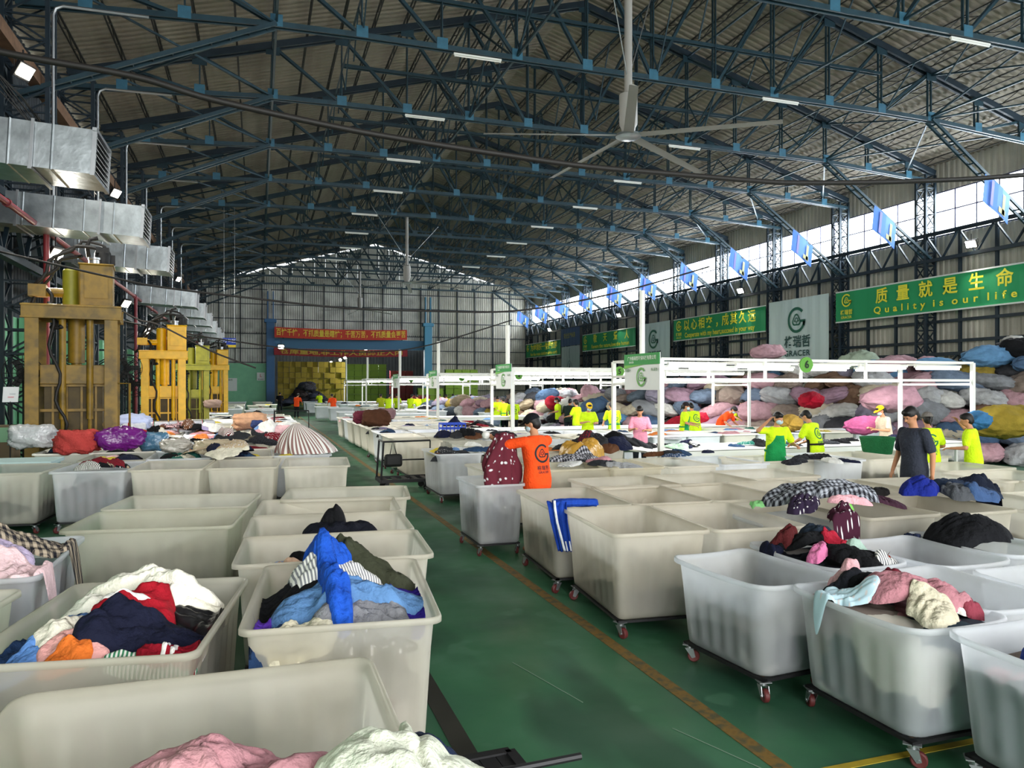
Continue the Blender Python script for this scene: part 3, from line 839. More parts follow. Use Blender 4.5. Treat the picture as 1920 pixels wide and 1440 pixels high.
make_bin('L', 3.98, 5.87, 'empty cream bin second from the aisle behind the white bins', GR_, 'e8e2d4', rz=-.09)
make_bin('W', 4.72, 5.86, 'white bin with a patterned garment hanging over its rim', GR_, WHITE, fill=(.5, .02, 42, M['mixed']))
make_bin('L', 5.5, 5.95, 'cream bin heaped with a black and white plaid shirt', GR_, 'e8e2d4', fill=(.6, .02, 43))
make_bin('L', 6.36, 5.88, 'cream bin with denim and royal blue clothes', GR_, 'e8e2d4', fill=(.6, .02, 44))
make_bin('L', 7.22, 5.8, 'cream bin with jeans at the picture edge', GR_, 'e8e2d4', fill=(.6, .02, 45))
make_bin('L', 3.12, 7.36, 'cream bin at the aisle with blue striped trousers over its rim', GR_, 'e4e0d2', fill=(.45, .12, 46), rz=-.07)
for i, x in enumerate((3.97, 4.83, 5.7, 6.56, 7.42)):
    make_bin('L', x + .03, 7.3 - .07 * i - (.1 if i > 2 else 0), 'empty cream bin level with the blue striped trousers', GR_, 'e8e2d4', casters=False, rz=-.07)
make_bin('L', 2.72, 8.98, 'grey white bin the man in orange leans over', GR_, WHITE, fill=(.5, .16, 47), sc=(.72, .74))
for i, x in enumerate((4.12, 5.2, 6.3)):
    make_bin('C', x + .1, 8.32 if i < 2 else 8.5, 'empty cream bin in the row beside the man in orange', GR_, 'e8e2d4', casters=False, sc=(.82, 1))
make_bin('C', 9.3, 7.3, 'cream bin beyond the man in the dark t-shirt', GR_, 'ece7da', casters=False); make_bin('C', 8.2, 6.6, 'cream bin in front of the man in the dark t-shirt', GR_, 'ece7da', casters=False)
make_bin('C', 9.6, 8.4, 'cream bin behind the man in the dark t-shirt', GR_, 'ece7da', casters=False)
# rows further back, right block
cnt = 0
for j, y in enumerate((10.3, )):
    for i in range(9):
        x = 3.35 + i * .9
        make_bin('L' if i % 4 != 1 else 'C', x, y + R.uniform(-.08, .08), 'cream bin in the last row before the sorting tables', GR_, R.choice([CREAM, CREAM, WHITE, 'e6dfca']), casters=i < 1, fill=(R.uniform(.3, .7), .06, 60 + i) if i % 2 else None)
FAR_TOPS = []
for j in range(11):
    y = 13.3 + 1.55 * j
    for i in range(4 if j else 4):
        x = 3.3 + .92 * i + R.uniform(-.04, .04)
        if j == 1 and i == 0: continue
        make_bin('L', x, y, 'cream bin on the aisle side of the sorting tables', 'bins between the aisle and the sorting tables', R.choice([CREAM, WHITE, GREY]), casters=(i == 0 and j < 6), far=j > 2, fill=None)
        FAR_TOPS.append((x, y, .85))
# left block further back
for j in range(11):
    y = 13.9 + 1.6 * j + (1.2 if j > 4 else 0)
    for i in range(5):
        x = .75 - .98 * i + R.uniform(-.05, .05)
        if j == 0 and i == 4: continue
        make_bin('N', x, y, 'cream bin standing in the back rows left of the aisle', 'bins in the back rows left of the aisle', R.choice([CREAM, WHITE, GREY]), casters=False, far=j > 0)
        FAR_TOPS.append((x, y, .85))
# scattered far rows between the tables and beyond
for j in range(10):
    y = 32.6 + 3.2 * j
    for i in range(10):
        if (i + j) % 3 == 0: continue
        x = -3.5 + 1.9 * i + R.uniform(-.3, .3)
        if 1.3 < x < 2.7: continue
        make_bin('C', x, y + R.uniform(-.4, .4), 'pale bin in the far half of the hall', 'bins in the far half of the hall', R.choice([CREAM, WHITE]), casters=False, far=True)
        FAR_TOPS.append((x, y, .85))
for j, y in enumerate((16.4, 17.8)):
    for i in range(9):
        x = 7.2 + 1.0 * i + R.uniform(-.05, .05)
        make_bin('N', x, y, 'cream bin between the two nearest sorting tables', 'bins between the sorting tables', R.choice([CREAM, WHITE]), casters=False, far=True); FAR_TOPS.append((x, y, .85))
# ------------------------------------------------------------------ clothes heaps, garment by garment
def child(o, p):
    d = Vector(o.location) - Vector(p.location); a = -p.rotation_euler.z; o.parent = p; o.rotation_euler.z = 0
    o.location = (d.x * math.cos(a) - d.y * math.sin(a), d.x * math.sin(a) + d.y * math.cos(a), d.z)
    return o


def C_(o, label, cat='clothing', group=None): return tag(o, label, cat, group)


# --- front bin: clothes close to the lens
H = bin_heap(-.2, 2.62, 1.33, 1.32, .85, .5, .12, .012, .45)
d = np.exp(-((H.X - .3) / .6) ** 2 - ((H.Y - 2.2) / .42) ** 2)
H.H = np.maximum(H.H, np.where(H.X < .95, .4 + .5 * d, 0)); H.rect = None
H.H = np.maximum(H.H, np.where(H.X < .4, .36 + .455 * np.exp(-((H.X + .2) / .5) ** 2 - ((H.Y - 2.42) / .32) ** 2), 0))
g = 'clothes lying in the front bin'
C_(H.garment('trousers', -.14, 2.4, .44, .17, .15, 'b07f86', .17, .03, 24, 1, 2.2, .1), 'dusty pink trousers lying in the front cream bin', group=g)
C_(H.garment('sweater', -.3, 2.2, .34, .22, -.5, 'c08d93', .05, .03, 22, 2, 2.2, .1), 'pink sweater half under the pink trousers in the front bin', group=g)
C_(H.garment('t_shirt', -.12, 2.05, .16, .12, .5, 'dfe6d8', .05, .02, 22, 3, 2.4, .1), 'pale cream t-shirt between the pink and navy clothes in front', group=g)
C_(H.garment('jacket', .12, 2.14, .12, .09, .2, '161c30', .03, .03, 26, 4, 2.4, .14), 'navy jacket collar bunched up in the front bin', group=g)
wb = C_(H.garment('windbreaker', .46, 2.22, .32, .24, .3, 'd9ddcb', .12, .035, 10, 5, 2.6, .13), 'cream windbreaker hanging over the rim of the front bin', group=g)
child(H.garment('hood', .56, 2.4, .11, .07, .9, '1d2740', .04, .02, 20, 6, 2.4, .05), wb)['label'] = 'navy hood'

# --- red and white heap
H = bin_heap(-.63, 4.28, .98, 1.36, .85, .66, .2, .013, .3, 0, -.05, rz=-.15)
w_ = 'in the red and white heap'; g = 'clothes in the red and white heap'
for i, (n_, x, y, L, W, a, c, th, nm, m) in enumerate((
        ('jeans', -.95, 4.12, .32, .16, 1.2, '22395c', .06, 'dark denim jeans at the side of the red and white heap', 'fabric'),
        ('jeans', -.9, 3.95, .26, .08, 1.1, '5b86c6', .05, 'light blue denim strip at the front of the red and white heap', 'fabric'),
        ('blouse', -.72, 4.0, .2, .15, .4, 'd9d3c4', .05, 'cream blouse low in the red and white heap', 'fabric'),
        ('shirt', -.72, 3.87, .16, .1, .3, 'd39a96', .05, 'salmon pink shirt at the rim of the red and white heap', 'fabric'),
        ('t_shirt', -.74, 3.8, .11, .06, .2, 'd06b2a', .04, 'small orange top peeking from the red and white heap', 'fabric'),
        ('shirt', -.4, 3.79, .2, .08, .1, '3d7f5c', .04, 'green and mint shirt squeezed below the navy jacket', 'stripe'),
        ('sweater', -.62, 4.72, .24, .16, .3, '121632', .1, 'navy sweater rising highest at the back of the red and white heap', 'fabric'),
        ('leather_jacket', -.2, 4.3, .25, .15, -.55, '17171a', .08, 'black leather jacket on the aisle side of the red and white heap', 'leather'),
        ('skirt', -.42, 4.52, .22, .14, -.4, 'ddd9c8', .06, 'cream skirt behind the leather jacket', 'fabric'),
        ('scarf', -.14, 3.93, .13, .1, -.3, 'b8aaa2', .04, 'beige printed scarf at the corner of the red and white heap', 'print'),
        ('white_jacket', -.7, 4.42, .34, .15, .25, 'e6e2d6', .1, 'white jacket sleeve arching over the red and white heap', 'fabric'),
        ('tracksuit_jacket', -.55, 4.2, .19, .15, 1.2, '9c1524', .12, 'crimson tracksuit top with a white stripe on the heap', 'fabric'),
        ('white_sleeve_shirt', -.55, 4.52, .4, .1, .0, 'e2ded0', .13, 'white shirt arching behind the crimson tracksuit top', 'fabric'),
        ('navy_jacket', -.48, 4.0, .3, .12, .25, '15182c', .08, 'navy jacket with white piping across the front of the heap', 'fabric'),
        ('school_trousers', -.3, 3.84, .16, .08, .1, '8f1426', .06, 'red trousers with two white stripes at the bin rim', 'fabric'))):
    C_(H.garment(n_, x, y, L, W, a, c, th, .026, 24, 100 + i, 2.5, .13, m), nm, group=g)
for i, (x, y, L, W, a, nm) in enumerate(((-.6, 4.16, .12, .016, .5, 'white stripe down the crimson tracksuit top'), (-.33, 3.84, .012, .075, 0, 'white stripe across the red school trousers'), (-.29, 3.84, .012, .075, 0, 'second white stripe on the red trousers'))):
    child(H.garment('stripe', x, y, L, W, a, 'e8e4e2', .012, .004, 8, 130 + i, 4, .03, nr_=8, nt=40), [o for o in bpy.data.objects if o.name.startswith('tracksuit_jacket' if i == 0 else 'school_trousers')][0])['label'] = nm

# --- jeans and olive heap
H = bin_heap(.46, 4.42, .98, 1.36, .85, .62, .3, .013, .3, 0, .1, rz=-.1)
g = 'clothes in the blue and olive heap'
for i, (n_, x, y, L, W, a, c, th, nm, m) in enumerate((
        ('sweatshirt', .82, 4.3, .3, .13, 1.5, '33248a', .07, 'indigo sweatshirt at the aisle end of the blue heap', 'fabric'),
        ('t_shirt', .4, 3.98, .3, .1, .05, '1a1d3a', .04, 'dark indigo t-shirt low at the front rim of the blue heap', 'fabric'),
        ('camouflage_vest', .62, 3.88, .2, .07, .1, '2a2c24', .05, 'dark patterned vest at the front rim of the jeans bin', 'print'),
        ('jeans', .1, 4.0, .28, .12, 1.1, '263e63', .07, 'dark jeans bunched in the corner of the jeans bin', 'fabric'),
        ('canvas_trousers', .25, 3.92, .24, .11, .35, 'd6cfb8', .06, 'cream canvas trousers poking out of the jeans bin', 'fabric'),
        ('jacket', .2, 4.45, .26, .18, .7, '0f1013', .1, 'black jacket with an upright sleeve at the far side of the jeans bin', 'fabric'),
        ('shirt', .58, 4.08, .26, .13, .1, '77787e', .08, 'grey shirt under the denim sleeves', 'fabric'),
        ('hoodie', .4, 4.55, .26, .2, .3, '7f8086', .08, 'grey striped hoodie behind the royal blue sweatshirt', 'stripe'),
        ('denim_shirt', .48, 4.22, .42, .12, .08, '587fae', .09, 'washed light denim shirt lying across the jeans bin', 'fabric'),
        ('cargo_trousers', .52, 5.0, .2, .12, .2, '3a3d2c', .14, 'olive cargo trousers behind the blue heap', 'fabric'),
        ('royal_sweatshirt', .38, 4.6, .12, .17, .6, '1d4fb4', .1, 'royal blue sweatshirt body on top of the jeans bin', 'fabric'),
        ('olive_trousers', .62, 4.72, .28, .18, -.45, '35382a', .13, 'olive trousers folded over the back of the blue heap', 'fabric'),
        ('royal_hoodie', .42, 4.18, .34, .065, 1.75, '1d4fb4', .09, 'royal blue sleeve hanging down the middle of the blue heap', 'fabric'),
        ('baseball_hat', .28, 4.98, .09, .07, .3, 'd9cf4a', .09, 'yellow cap on the blue and olive heap', 'fabric'),
        ('bucket_hat', .62, 5.16, .08, .06, .3, '141416', .12, 'black cap at the back of the blue and olive heap', 'fabric'))):
    C_(H.garment(n_, x, y, L, W, a, c, th, .028, 24, 200 + i, 2.5, .12, m), nm, group=g)
C_(H.garment('purple_sweater', .0, 4.1, .1, .15, .3, '5b37a8', .03, .02, 26, 231, 2.4, .06), 'purple sweater hanging over the left rim of the jeans bin')
# --- small heap in the bin behind
H = bin_heap(.53, 5.64, 1.33, .97, .85, .66, .1, .015, .2, -.1, -.1, rz=-.07)
for i, (n_, x, y, L, W, a, c, nm) in enumerate((('sun_hat', .22, 5.42, .12, .1, 0, 'a9b4cf', 'pale blue cap in the bin behind the jeans heap'), ('black_shirt', .36, 5.45, .16, .1, -.4, '101013', 'black shirt beside the pale blue cap'),
        ('towel', .2, 5.3, .14, .06, .1, 'c3a189', 'beige cloth in the bin behind the jeans heap'), ('white_shirt', .85, 5.4, .12, .08, .1, 'e4e2e0', 'white shirt in the bin behind the jeans heap'), ('fluffy_hat', .05, 5.35, .08, .07, .1, 'c9c4b6', 'fluffy cream hat at the edge of the second bin'))):
    C_(H.garment(n_, x, y, L, W, a, c, .1, .02, 26, 250 + i), nm)
H = bin_heap(.58, 6.6, 1.33, .97, .85, .7, .12, .015, .2, 0, -.1)
C_(H.garment('tracksuit', .66, 6.35, .33, .13, .1, '11131d', .13, .03, 24, 260), 'black tracksuit with white piping heaped in the third bin')
C_(H.garment('fleece_sweater', .6, 6.5, .1, .11, 1., '131316', .14, .02, 20, 261, jump=.03), 'black fleece sleeve standing up from the tracksuit heap')
# --- bin at the left edge: plaid and pink
H = bin_heap(-1.75, 5.95, .98, 1.36, .85, .75, .22, .016, .35)
for i, (n_, x, y, L, W, a, c, th, nm, m) in enumerate((('maroon_shirt', -1.9, 5.9, .3, .22, .2, '6d2533', .08, 'maroon shirt at the left picture edge', 'fabric'), ('lilac_blouse', -1.6, 5.7, .2, .14, .2, 'b9aac6', .09, 'lilac top under the plaid shirt', 'fabric'),
        ('plaid_shirt', -1.55, 6.05, .4, .17, .5, 'a89a86', .08, 'beige and black plaid shirt draped over the white bin', 'plaid'), ('pink_chiffon', -1.4, 5.5, .17, .2, 1.2, 'e3c3c7', .05, 'pale pink chiffon cloth hanging over the front of the white bin', 'fabric'))):
    C_(H.garment(n_, x, y, L, W, a, c, th, .025, 22, 300 + i, 2.5, .14, m, over=True), nm)
# --- pink and cream heap, right
H = bin_heap(3.52, 3.49, .72, .98, .76, .68, .16, .012, .25)
for i, (n_, x, y, L, W, a, c, th, nm, m) in enumerate((('black_trousers', 3.6, 3.72, .24, .12, -.3, '101114', .08, 'black trousers at the back of the pink heap', 'fabric'), ('dark_red_cardigan', 3.74, 3.62, .12, .1, 0, '641a28', .07, 'dark red cardigan behind the pink dress', 'fabric'),
        ('red_shorts', 3.38, 3.75, .14, .06, .1, '1a1c22', .06, 'black shorts beside the baby clothes', 'fabric'), ('lace_blouse', 3.75, 3.28, .12, .1, -.4, 'd9d6d2', .06, 'white lace blouse at the aisle-far side of the pink heap', 'fabric'),
        ('maroon_shirt', 3.8, 3.2, .07, .05, 0, '7d3542', .05, 'small maroon sleeve in the corner of the pink bin', 'fabric'), ('pink_dress', 3.58, 3.42, .3, .16, -.65, 'a9747d', .1, 'dusty rose dress spread over the pink heap', 'fabric'),
        ('pink_veil', 3.5, 3.85, .1, .09, .5, 'cf9fa6', .14, 'rose chiffon peak standing at the back of the pink heap', 'fabric'), ('cream_knit', 3.5, 3.2, .15, .12, .3, 'bfb8a3', .07, 'cream quilted knit folded at the front of the pink bin', 'fabric'),
        ('baby_romper', 3.28, 3.6, .17, .085, -.9, 'b9d3e0', .05, 'pale blue and orange printed romper lying over the bin rim', 'print'))):
    C_(H.garment(n_, x, y, L, W, a, c, th, .018, 34, 320 + i, 2.6, .13, m, over='romper' in n_), nm)
H = bin_heap(3.68, 2.5, .72, .98, .76, .62, .08, .014, .15)
C_(H.garment('blue_jacket', 3.72, 2.7, .16, .1, .1, '27408c', .07, .02, 26, 340), 'royal blue jacket in the white bin at the corner')
C_(H.garment('red_shirt', 3.88, 2.62, .12, .08, -.5, 'b01c28', .08, .02, 26, 341), 'red shirt beside the royal blue jacket')
# --- black and red heap
H = bin_heap(4.06, 4.68, .72, .98, .76, .68, .14, .013, .25)
for i, (n_, x, y, L, W, a, c, th, nm, m) in enumerate((('navy_cloth', 3.72, 4.88, .12, .08, 0, '12152a', .06, 'navy cloth hanging at the aisle corner of the black heap', 'fabric'), ('black_coat', 4.1, 4.9, .26, .14, .2, '0e0f12', .1, 'black coat at the back of the black and red heap', 'fabric'),
        ('maroon_jacket', 3.9, 4.95, .14, .1, .6, '4a1a1c', .11, 'maroon jacket in the black heap', 'fabric'), ('denim_vest', 4.25, 4.95, .16, .12, -.5, '1d2733', .12, 'dark denim vest on the black heap', 'fabric'),
        ('red_dress', 4.32, 4.75, .17, .09, -.6, 'a01f33', .08, 'crimson dress across the black heap', 'fabric'), ('grey_blouse', 4.42, 4.62, .12, .07, -.4, '7f8d8c', .07, 'grey green top beside the crimson dress', 'fabric'),
        ('pink_shirt', 3.9, 4.55, .13, .06, .5, 'c8709a', .07, 'bright pink shirt in the black heap', 'fabric'), ('black_trousers', 4.12, 4.38, .2, .13, -.2, '0d0e11', .1, 'black trousers bulging at the front of the black heap', 'fabric'),
        ('sage_cloth', 4.2, 4.5, .1, .05, .1, '93aa9f', .1, 'sage green cloth patch on the black heap', 'fabric'), ('rust_skirt', 4.4, 4.38, .11, .06, -.3, '7d2b22', .06, 'rust red skirt in the corner of the black heap', 'fabric'),
        ('striped_vest', 4.28, 4.3, .1, .05, 0, '55585e', .06, 'black and white striped top at the rim of the black heap', 'stripe'))):
    C_(H.garment(n_, x, y, L, W, a, c, th, .024, 28, 360 + i, 2.5, .15, m, over=(i == 0)), nm)
# --- plaid heap
H = bin_heap(5.3, 5.95, 1.5, 1.3, .85, .78, .22, .016, .35, -.1, -.1)
for i, (n_, x, y, L, W, a, c, th, nm, m) in enumerate((('green_blouse', 4.75, 6.25, .2, .1, 0, '8fd48a', .06, 'light green top behind the plaid shirt', 'fabric'), ('purple_shirt', 5.7, 5.75, .2, .14, -.5, '3b2230', .07, 'dark plum shirt beside the plaid shirt', 'fabric'),
        ('navy_scarf', 4.75, 5.75, .16, .14, .8, '2a2035', .1, 'multicoloured scarf under the plaid shirt', 'print'), ('pink_strap_bag', 5.15, 5.6, .2, .05, -.4, 'd9a3ac', .06, 'pale pink strap on the plaid heap', 'fabric'),
        ('plaid_shirt', 5.2, 6.0, .55, .3, -.3, 'a9adb8', .17, 'large black and white plaid shirt heaped over two bins', 'plaid'), ('lime_cloth', 4.95, 5.45, .12, .06, .5, '6fb04e', .06, 'small lime green cloth at the rim below the plaid shirt', 'fabric'),
        ('wine_dress', 4.85, 5.35, .16, .12, .9, '3a1728', .07, 'wine coloured dress hanging over the white bin rim', 'print'))):
    C_(H.garment(n_, x, y, L, W, a, c, th, .026, 24, 400 + i, 2.5, .12, m, over=True), nm)
H = bin_heap(6.55, 6.0, 1.9, 1.3, .85, .78, .2, .02, .3)
for i, (n_, x, y, L, W, a, c, th, nm, m) in enumerate((('crinkled_blouse', 5.95, 6.2, .25, .15, .2, '181617', .09, 'black crinkled top beside the plaid shirt heap', 'fabric'), ('blue_sweater', 6.35, 5.95, .24, .16, .4, '18267e', .12, 'deep blue sweater in the denim heap', 'fabric'),
        ('grey_hoodie', 6.65, 5.75, .2, .16, .2, '4a4d52', .12, 'charcoal hoodie in the denim heap', 'fabric'), ('dark_jeans', 7.0, 6.0, .35, .16, -.3, '202c40', .12, 'dark jeans across the denim heap', 'fabric'), ('washed_jeans', 6.9, 5.7, .25, .12, .3, '3a527a', .1, 'washed jeans at the front of the denim heap', 'fabric'),
        ('navy_coat', 7.3, 6.1, .3, .2, .3, '141a2a', .15, 'navy coat at the far end of the denim heap', 'fabric'))):
    C_(H.garment(n_, x, y, L, W, a, c, th, .03, 22, 420 + i, 2.5, .13, m, over=True), nm)
H = bin_heap(5.6, 4.75, .9, .9, .76, .68, .16, .016, .3)
C_(H.garment('black_dress', 5.6, 4.75, .46, .25, .25, '121317', .12, .035, 18, 440), 'large black dress mounded in the white bin near the edge')
C_(H.garment('navy_blouse', 5.15, 4.95, .12, .08, .25, '2b3450', .08, .02, 26, 441), 'navy top rolled up beside the black dress')
# --- row of bins below the plastic bags
H = bin_heap(-2.15, 12.2, .98, 1.36, .85, .78, .12, .02, .2, 0, -.2)
auto_heap(H, -2.1, 12.0, .4, .4, 7, 'in the bluish white bin below the plastic bags', 21, [1, 8, 3, 2, 11, 19, 0], .2)
H = bin_heap(-.5, 13.4, 1.9, 1.3, .85, .82, .2, .022, .3)
auto_heap(H, -.6, 13.5, .8, .5, 9, 'in the clear plastic covered heap', 22, [1, 1, 6, 19, 4, 0, 18], .26)
# --- table-side heaps behind the man in orange
for (hx, hy, rx, n, w__, pal, sd) in ((5.9, 12.4, .8, 9, 'in the large dark heap behind the man in orange', DARK, 31), (7.2, 11.3, .9, 6, 'on the bins right of the foremost sign post', DARK, 33), (3.6, 13.2, .7, 6, 'on the bin behind the black trolley', [0, 10, 12, 5, 2], 34), (8.3, 9.8, .6, 6, 'on the bins in front of the sorting tables', DARK, 35),
                                  (7.9, 12.9, 1.2, 9, 'on the sorting table beside the foremost sign post', DARK + [17, 18, 5], 36), (9.6, 12.9, 1., 7, 'on the sorting table in front of the orange worker', [0, 2, 7, 11, 14, 0], 37), (11.6, 12.9, 1., 7, 'on the sorting table by the yellow capped woman', [3, 0, 5, 8, 1, 2], 38),
                                  (13.3, 12.9, 1., 7, 'on the far end of the foremost sorting table', [0, 2, 11, 1, 8], 39), (4.9, 10.4, .5, 5, 'on the bins just behind the man in orange', [11, 2, 0, 7], 40)):
    H = Heap(hx - 1.6, hx + 1.6, hy - 1.1, hy + 1.1, .03); H.H += .8 + (.3 if sd == 31 else .06) * np.exp(-((H.X - hx) / rx) ** 2 - ((H.Y - hy) / .5) ** 2)
    auto_heap(H, hx, hy, rx, .5, n, w__, sd, pal, .3 if sd == 31 else .22, thick=.09 if sd == 31 else .06)
H = Heap(4.6, 6.3, 11., 12.6, .025); H.H += .82
C_(H.garment('gold_sack', 5.2, 11.75, .38, .3, .1, 'b58a3a', .38, .05, 16, 470, m='shiny'), 'golden brown plastic sack behind the man in orange', 'sack')
C_(H.garment('checked_cloth', 4.85, 11.25, .45, .2, .1, 'bdbcc4', .1, .03, 30, 471, m='plaid'), 'grey checked cloth in front of the golden sack')
for (hx, hy, rx, n, w__, pal, sd) in ((-.2, 16.2, .9, 8, 'in the mixed heap behind the clear plastic bags', [0, 4, 8, 2, 3, 5], 51), (-2.2, 16.6, .8, 7, 'in the heap by the silver bales', [0, 1, 4, 19, 13, 8], 52), (.5, 19.2, .7, 7, 'in the heap beside the peach blanket', [5, 8, 18, 7, 1, 21], 53), (-1.8, 20.5, 1.0, 8, 'in the heap in front of the third baler', [21, 18, 10, 8, 0, 7], 54),
                                  (4.6, 16.5, 1.0, 8, 'in the low heap behind the blue crate', DARK + [8, 18], 55), (5.4, 21.0, 1.0, 8, 'in the dark strip of clothes before the second table', DARK, 56)):
    H = Heap(hx - 1.6, hx + 1.6, hy - 1.1, hy + 1.1, .035); H.H += .82 + (.2 if sd < 55 else .1) * np.exp(-((H.X - hx) / rx) ** 2 - ((H.Y - hy) / .5) ** 2)
    auto_heap(H, hx, hy, rx, .5, n, w__, sd, pal, .28, thick=.1)
# --- rough lumps of clothes on the far bins and tables, copies of a dozen shapes
LUMP = []
for i in range(12):
    H = Heap(-.8, .8, -.8, .8, .06); H.H += .04 * np.exp(-(H.X ** 2 + H.Y ** 2) / .1)
    o = H.garment('clothing', 0, 0, .3 + .12 * (i % 3), .16 + .05 * (i % 4), .5 * i, 'ffffff', .09 + .03 * (i % 3), .03, 24, 500 + i, nr_=9, nt=28); o.data.name = 'clothing'; LUMP.append(o.data); bpy.data.objects.remove(o)
r = random.Random(11); cnt = 0
for (x, y, z) in FAR_TOPS:
    for k in range(r.choice([2, 3, 3, 4]) if x < 1.5 and y < 23 else r.choice([0, 1, 1, 2, 2])):
        c = PAL[r.choice([0, 0, 0, 1, 2, 2, 8, 8, 4, 11, 7, 18, 12, 3, 5, 14, 16, 20, 21])]
        o = put('clothing', r.choice(LUMP), None, (x + r.uniform(-.2, .2), y + r.uniform(-.4, .4), z - .01 + .02 * k), r.uniform(0, 6), c[1]); s_ = r.uniform(.7, 1.15); o.scale = (s_, s_, r.uniform(.6, 1.5))
        side = 'left of the aisle' if x < 1.5 else 'beyond the near bins'
        tag(o, '%s clothing lump on the back bins %s' % (c[0], side), 'clothing', 'clothes on the back bins ' + side); cnt += 1

# --- hanging blue trousers with white stripes
def ribbon(name, pts, wd, color, fold=.015, waves=3, m='fabric', parent=None, side=(1, 0, 0), n=24, th=.02):
    """a cloth hanging along a path, thick and folded"""
    P = [Vector(p) for p in pts]; T = np.linspace(0, len(P) - 1, 26); V_ = []; side = Vector(side)
    for ti, t in enumerate(T):
        i = min(int(t), len(P) - 2); c = P[i].lerp(P[i + 1], t - i); dr = (P[i + 1] - P[i]).normalized(); nr = side.cross(dr).normalized()
        ww = wd[0] + (wd[1] - wd[0]) * ti / 25
        for k in range(2 * n):
            a = 2 * math.pi * k / (2 * n); u = math.cos(a); h = math.sin(a)
            off = fold * math.sin(u * waves * 3.1 + ti * .12) + fold * .5 * math.sin(u * waves * 5 + 1 + ti * .2)
            V_.append(c + side * (u * ww) + nr * (off + h * th))
    m_ = 2 * n; f = [(a * m_ + k, a * m_ + (k + 1) % m_, (a + 1) * m_ + (k + 1) % m_, (a + 1) * m_ + k) for a in range(25) for k in range(m_)] + [tuple(range(m_))[::-1], tuple(25 * m_ + k for k in range(m_))]
    b = MB(); b.add(V_, f); return b.build(name, M[m], parent, True, color=color)


t = empty('blue_trousers', (2.69, 6.66, .85)); tag(t, 'royal blue trousers with white side stripes hanging over the bin rim at the aisle', 'trousers')
sv = Vector((.93, -.36, 0)).normalized()
ribbon('waist', [(.42, .03, .03), (.25, .05, .035), (.08, .05, .04), (-.02, .04, .03)], (.05, .07), '1b3f9c', parent=t, side=(0, 1, 0))
ribbon('trouser_leg', [(.02, .06, .04), (.0, .02, .045), (-.01, -.03, .0), (0, -.045, -.12), (.03, -.05, -.26), (.06, -.055, -.4)], (.1, .07), '1b3f9c', parent=t, side=sv)
ribbon('side_stripe', [(-.03, .0, .07), (-.045, -.05, .01), (-.03, -.07, -.12), (.005, -.08, -.26), (.04, -.085, -.39)], (.012, .012), 'e6e8ee', .0, parent=t, side=sv, th=.012)
for i in range(2): ribbon('cuff_stripe', [(.045 + .04 * i, -.092, -.3), (.065 + .035 * i, -.094, -.39)], (.007, .007), 'e6e8ee', .0, parent=t, side=sv, th=.012)
# ------------------------------------------------------------------ people
def capsule(b, a, c, ra, rc, n=12):
    a, c = Vector(a), Vector(c); d = (c - a); L = d.length; d.normalize()
    pts = []; rs = []
    for k in range(5):
        t = math.sin(k / 4 * math.pi / 2); pts.append(a - d * ra * (1 - (t if k else 0)) * 1.0); rs.append(max(.002, ra * math.sqrt(max(0, 1 - (1 - t) ** 2))))
    for k in range(1, 6): t = k / 6; pts.append(a.lerp(c, t)); rs.append(ra + (rc - ra) * t)
    for k in range(5):
        t = k / 4; pts.append(c + d * rc * t); rs.append(max(.002, rc * math.sqrt(max(0, 1 - t * t))))
    b.tube(pts, rs, n)


def ellipsoid(b, c, r, rot=None, n=14, lo=-1., hi=1.):
    c = Vector(c); v = []; rows = n // 2 + 1; f = []
    for i in range(rows + 1):
        z = math.sin((lo + (hi - lo) * i / rows) * math.pi / 2); q = math.sqrt(max(1e-6, 1 - z * z))
        for k in range(n):
            a = 2 * math.pi * k / n; p = Vector((r[0] * q * math.cos(a), r[1] * q * math.sin(a), r[2] * z)); v.append(c + (rot @ p if rot else p))
    for i in range(rows):
        for k in range(n): f.append((i * n + k, i * n + (k + 1) % n, (i + 1) * n + (k + 1) % n, (i + 1) * n + k))
    f.append(tuple(range(n))[::-1]); f.append(tuple(rows * n + k for k in range(n))); b.add(v, f)


def loft(b, rings, n=20, fn=None, a0=0, a1=2 * math.pi, close=True):
    v = []; f = []
    for (c, rx, ry) in rings:
        for k in range(n):
            a = a0 + (a1 - a0) * k / (n if close else n - 1); e = .8
            p = Vector((c[0] + rx * math.copysign(abs(math.cos(a)) ** e, math.cos(a)), c[1] + ry * math.copysign(abs(math.sin(a)) ** e, math.sin(a)), c[2])); v.append(fn(p) if fn else p)
    m_ = n if close else n - 1
    for i in range(len(rings) - 1):
        for k in range(m_): f.append((i * n + k, i * n + (k + 1) % n, (i + 1) * n + (k + 1) % n, (i + 1) * n + k))
    if close: f.append(tuple(range(n))[::-1]); f.append(tuple((len(rings) - 1) * n + k for k in range(n)))
    b.add(v, f)


def remesh(b, name, m, voxel, smooth=4):
    me = b.mesh('tmp', m); o = bpy.data.objects.new('tmp', me); COL.objects.link(o)
    q = o.modifiers.new('r', 'REMESH'); q.mode = 'VOXEL'; q.voxel_size = voxel; q.use_smooth_shade = True
    s_ = o.modifiers.new('s', 'SMOOTH'); s_.iterations = smooth; s_.factor = .5
    dg = bpy.context.evaluated_depsgraph_get(); ev = o.evaluated_get(dg); out = bpy.data.meshes.new_from_object(ev); out.name = name
    bpy.data.objects.remove(o); bpy.data.meshes.remove(me)
    if not out.materials: out.materials.append(m)
    return out


